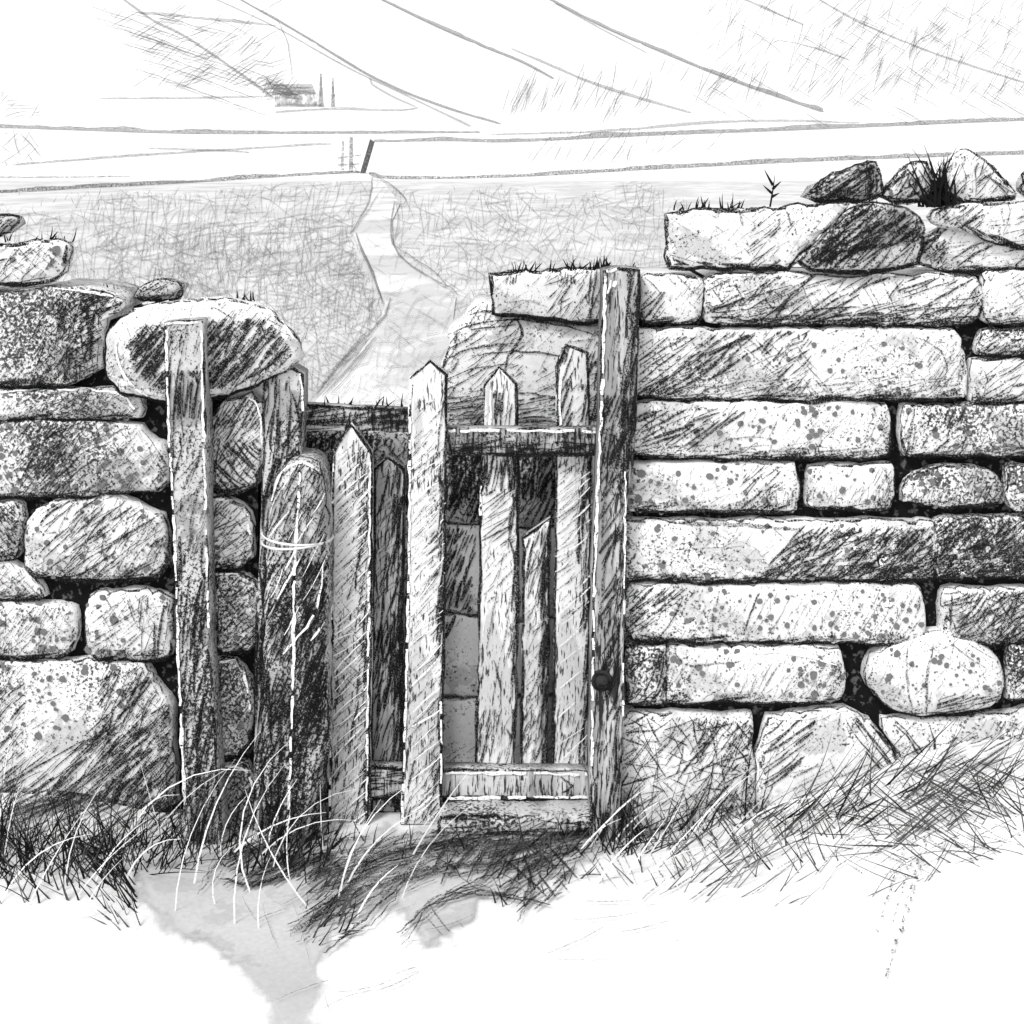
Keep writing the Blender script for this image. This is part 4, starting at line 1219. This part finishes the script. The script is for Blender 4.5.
g = Grass()
g.patch([(-300, 838), (200, 838), (230, 866), (120, 880), (-300, 880)], 560, (30, 105), 8, 32, 22, 1.4, (0, 0, 0, 1))
g.patch([(-20, 850), (130, 850), (150, 900), (-20, 905)], 120, (25, 80), -30, 25, 12, 1.8, (0, 0, 1))
g.patch([(90, 865), (140, 865), (145, 930), (120, 940)], 40, (20, 50), -38, 12, 5, 1.8, (0, 1))
g.patch([(220, 836), (330, 834), (330, 870), (230, 880)], 130, (20, 70), 25, 30, 20, 1.9, (0, 0, 1))
g.patch([(300, 838), (600, 838), (600, 862), (330, 868)], 150, (10, 42), 40, 35, 20, 1.6, (0, 1, 1))
g.patch([(430, 858), (600, 846), (590, 885), (500, 915)], 60, (14, 50), 20, 40, 12, 1.7, (0, 1, 1))
g.patch([(280, 880), (360, 860), (340, 940), (300, 955)], 70, (15, 50), 48, 18, 12, 2.0, (0, 1, 1))
g.patch([(600, 815), (760, 790), (770, 815), (640, 855), (600, 860)], 200, (25, 95), 20, 36, 18, 1.6, (0, 0, 1))
g.patch([(700, 805), (1040, 760), (1340, 750), (1340, 790), (1040, 790), (760, 835)], 210, (30, 120), 50, 12, 6, 1.5, (0, 1, 1))
g.patch([(640, 850), (800, 815), (980, 800), (900, 850), (700, 900)], 60, (40, 120), 50, 6, 3, 1.4, (1, 1, 2))
g.patch([(620, 850), (860, 830), (1000, 815), (920, 900), (660, 915)], 60, (30, 90), 46, 9, 3, 1.3, (1, 2))
g.patch([(900, 800), (1040, 770), (1040, 860), (900, 880)], 60, (40, 110), -62, 7, 4, 1.2, (1, 1))
g.patch([(760, 815), (900, 795), (860, 830), (780, 850)], 60, (20, 70), 60, 10, 6, 2.6, (0, 0))
g.patch([(840, 790), (1040, 770), (1040, 850), (860, 860)], 60, (30, 80), -50, 25, 10, 1.3, (1, 1, 0))
g.patch([(620, 840), (860, 810), (840, 870), (640, 890)], 90, (20, 60), -28, 14, 5, 1.4, (1, 0, 1))
for x, y, n, sp, L in ((530, 271, 12, 26, (6, 14)), (590, 268, 26, 22, (6, 16)), (246, 300, 8, 10, (6, 14)), (690, 209, 14, 22, (6, 16)), (730, 208, 10, 12, (8, 20)), (40, 240, 12, 36, (6, 16)), (360, 406, 20, 45, (4, 16)), (80, 290, 20, 45, (4, 10)), (620, 268, 10, 22, (5, 10)), (840, 206, 10, 40, (4, 10))):
    g.top(x, y, n, sp, L)
g.build('grass', label='dark wiry grass along the foot of both walls and on their tops', cat='grass', kind='stuff')

g = Grass()
for _ in range(40):
    x = random.choice((U(-200, 130), U(-20, 200), U(130, 330), U(220, 420)))
    p = land(x, U(848, 930), -.01)
    sc = K * (p[1] + D0)
    g.blade(p, U(70, 190) * sc, random.gauss(12, 20), random.gauss(38, 30), U(1.1, 2.3) * sc, 3)
for _ in range(16):
    p = land(U(560, 780), U(835, 890), -.01)
    sc = K * (p[1] + D0)
    g.blade(p, U(60, 130) * sc, random.gauss(32, 10), random.gauss(25, 12), U(1.1, 2.1) * sc, 3)
g.build('bleached_grass', label='long pale bleached grass stems arching in front of the posts and walls', cat='grass', kind='stuff')

g = Grass()
n = 1100
while n > 0:
    x, y = U(-10, 670), U(190, 440)
    if inside(TRACK, x, y) or not inside([(-10, 196), (180, 188), (360, 178), (670, 174), (670, 300), (600, 440), (200, 440), (-10, 300)], x, y): continue
    n -= 1
    p = land(x, y, -.02)
    sc = K * (p[1] + D0)
    g.blade(p, U(8, 20) * (0.6 + .4 * sm(190, 300, y)) * sc, random.gauss(5, 35), random.gauss(0, 20), U(.6, 1.0) * sc, 2)
g.build('pasture_grass', label='pale wispy grass over the pasture beyond the gate', cat='grass', kind='stuff')

# black tuft growing out of the coping and small sprig
g = Grass()
for _ in range(120):
    p = P(938 + random.gauss(0, 9), 207, .02 + U(-.03, .05))
    g.blade(p, U(14, 56) * K * D0, random.gauss(0, 20), random.gauss(0, 16), U(1.2, 3.4) * K * D0, 0)
for a, b in ((-14, -22), (-6, -14), (9, 25)):
    g.blade(P(938, 205, .0), 62 * K * D0, a, b, 2.4 * K * D0, 0)
g.build('grass_tuft', label='black grass tuft growing between the coping stones on the right wall', cat='grass tuft')
g = Grass()
bp = P(770, 207, .06)
g.blade(bp, 34 * K * D0, 10, -4, 2.0 * K * D0, 0)
for dz, a, L in ((14, -50, 12), (18, 45, 12), (22, -30, 18), (10, 60, 9)):
    g.blade((bp[0] + dz * .14 * K * D0, bp[1], bp[2] + dz * K * D0), L * K * D0, a, 5, 3 * K * D0, 0)
g.build('sprig', label='small dark forked sprig sprouting on the broad white coping stone', cat='plant')

# ------------------------------------------------------------------ light, sky, camera
w = bpy.data.worlds.new('World')
SC.world = w
w.use_nodes = True
nt = w.node_tree
bg = nt.nodes['Background']
sky = nt.nodes.new('ShaderNodeTexSky')
sky.sky_type = 'NISHITA'
sky.sun_disc = False
EL, AZ = math.radians(48), math.radians(-35)
sky.sun_elevation = EL
sky.sun_rotation = math.pi + AZ * -1
hs = nt.nodes.new('ShaderNodeHueSaturation')
hs.inputs['Saturation'].default_value = 0
nt.links.new(sky.outputs[0], hs.inputs['Color'])
nt.links.new(hs.outputs[0], bg.inputs[0])
bg.inputs[1].default_value = 0.15
sl = bpy.data.lights.new('sun', 'SUN')
sl.energy = 1.5
sl.angle = math.radians(12)
so = bpy.data.objects.new('sun', sl)
COL.objects.link(so)
sd = Vector((math.sin(AZ) * math.cos(EL), -math.cos(AZ) * math.cos(EL), math.sin(EL)))
so.rotation_euler = sd.to_track_quat('Z', 'Y').to_euler()
so.location = (-4, -6, 8)

cd = bpy.data.cameras.new('camera')
cd.lens = 50
cd.sensor_width = 36
cd.shift_y = -(512 - HY) / 1024
cd.clip_end = 5000
cd.clip_start = .05
co = bpy.data.objects.new('camera', cd)
co.location = (0, -D0, EYE)
co.rotation_euler = (math.pi / 2, 0, 0)
COL.objects.link(co)
SC.camera = co
SC.view_settings.view_transform = 'Standard'
SC.view_settings.look = 'None'
SC.view_settings.exposure = 0.6
SC.view_settings.gamma = 1
SC.cycles.transparent_max_bounces = 24
SC.cycles.max_bounces = 5
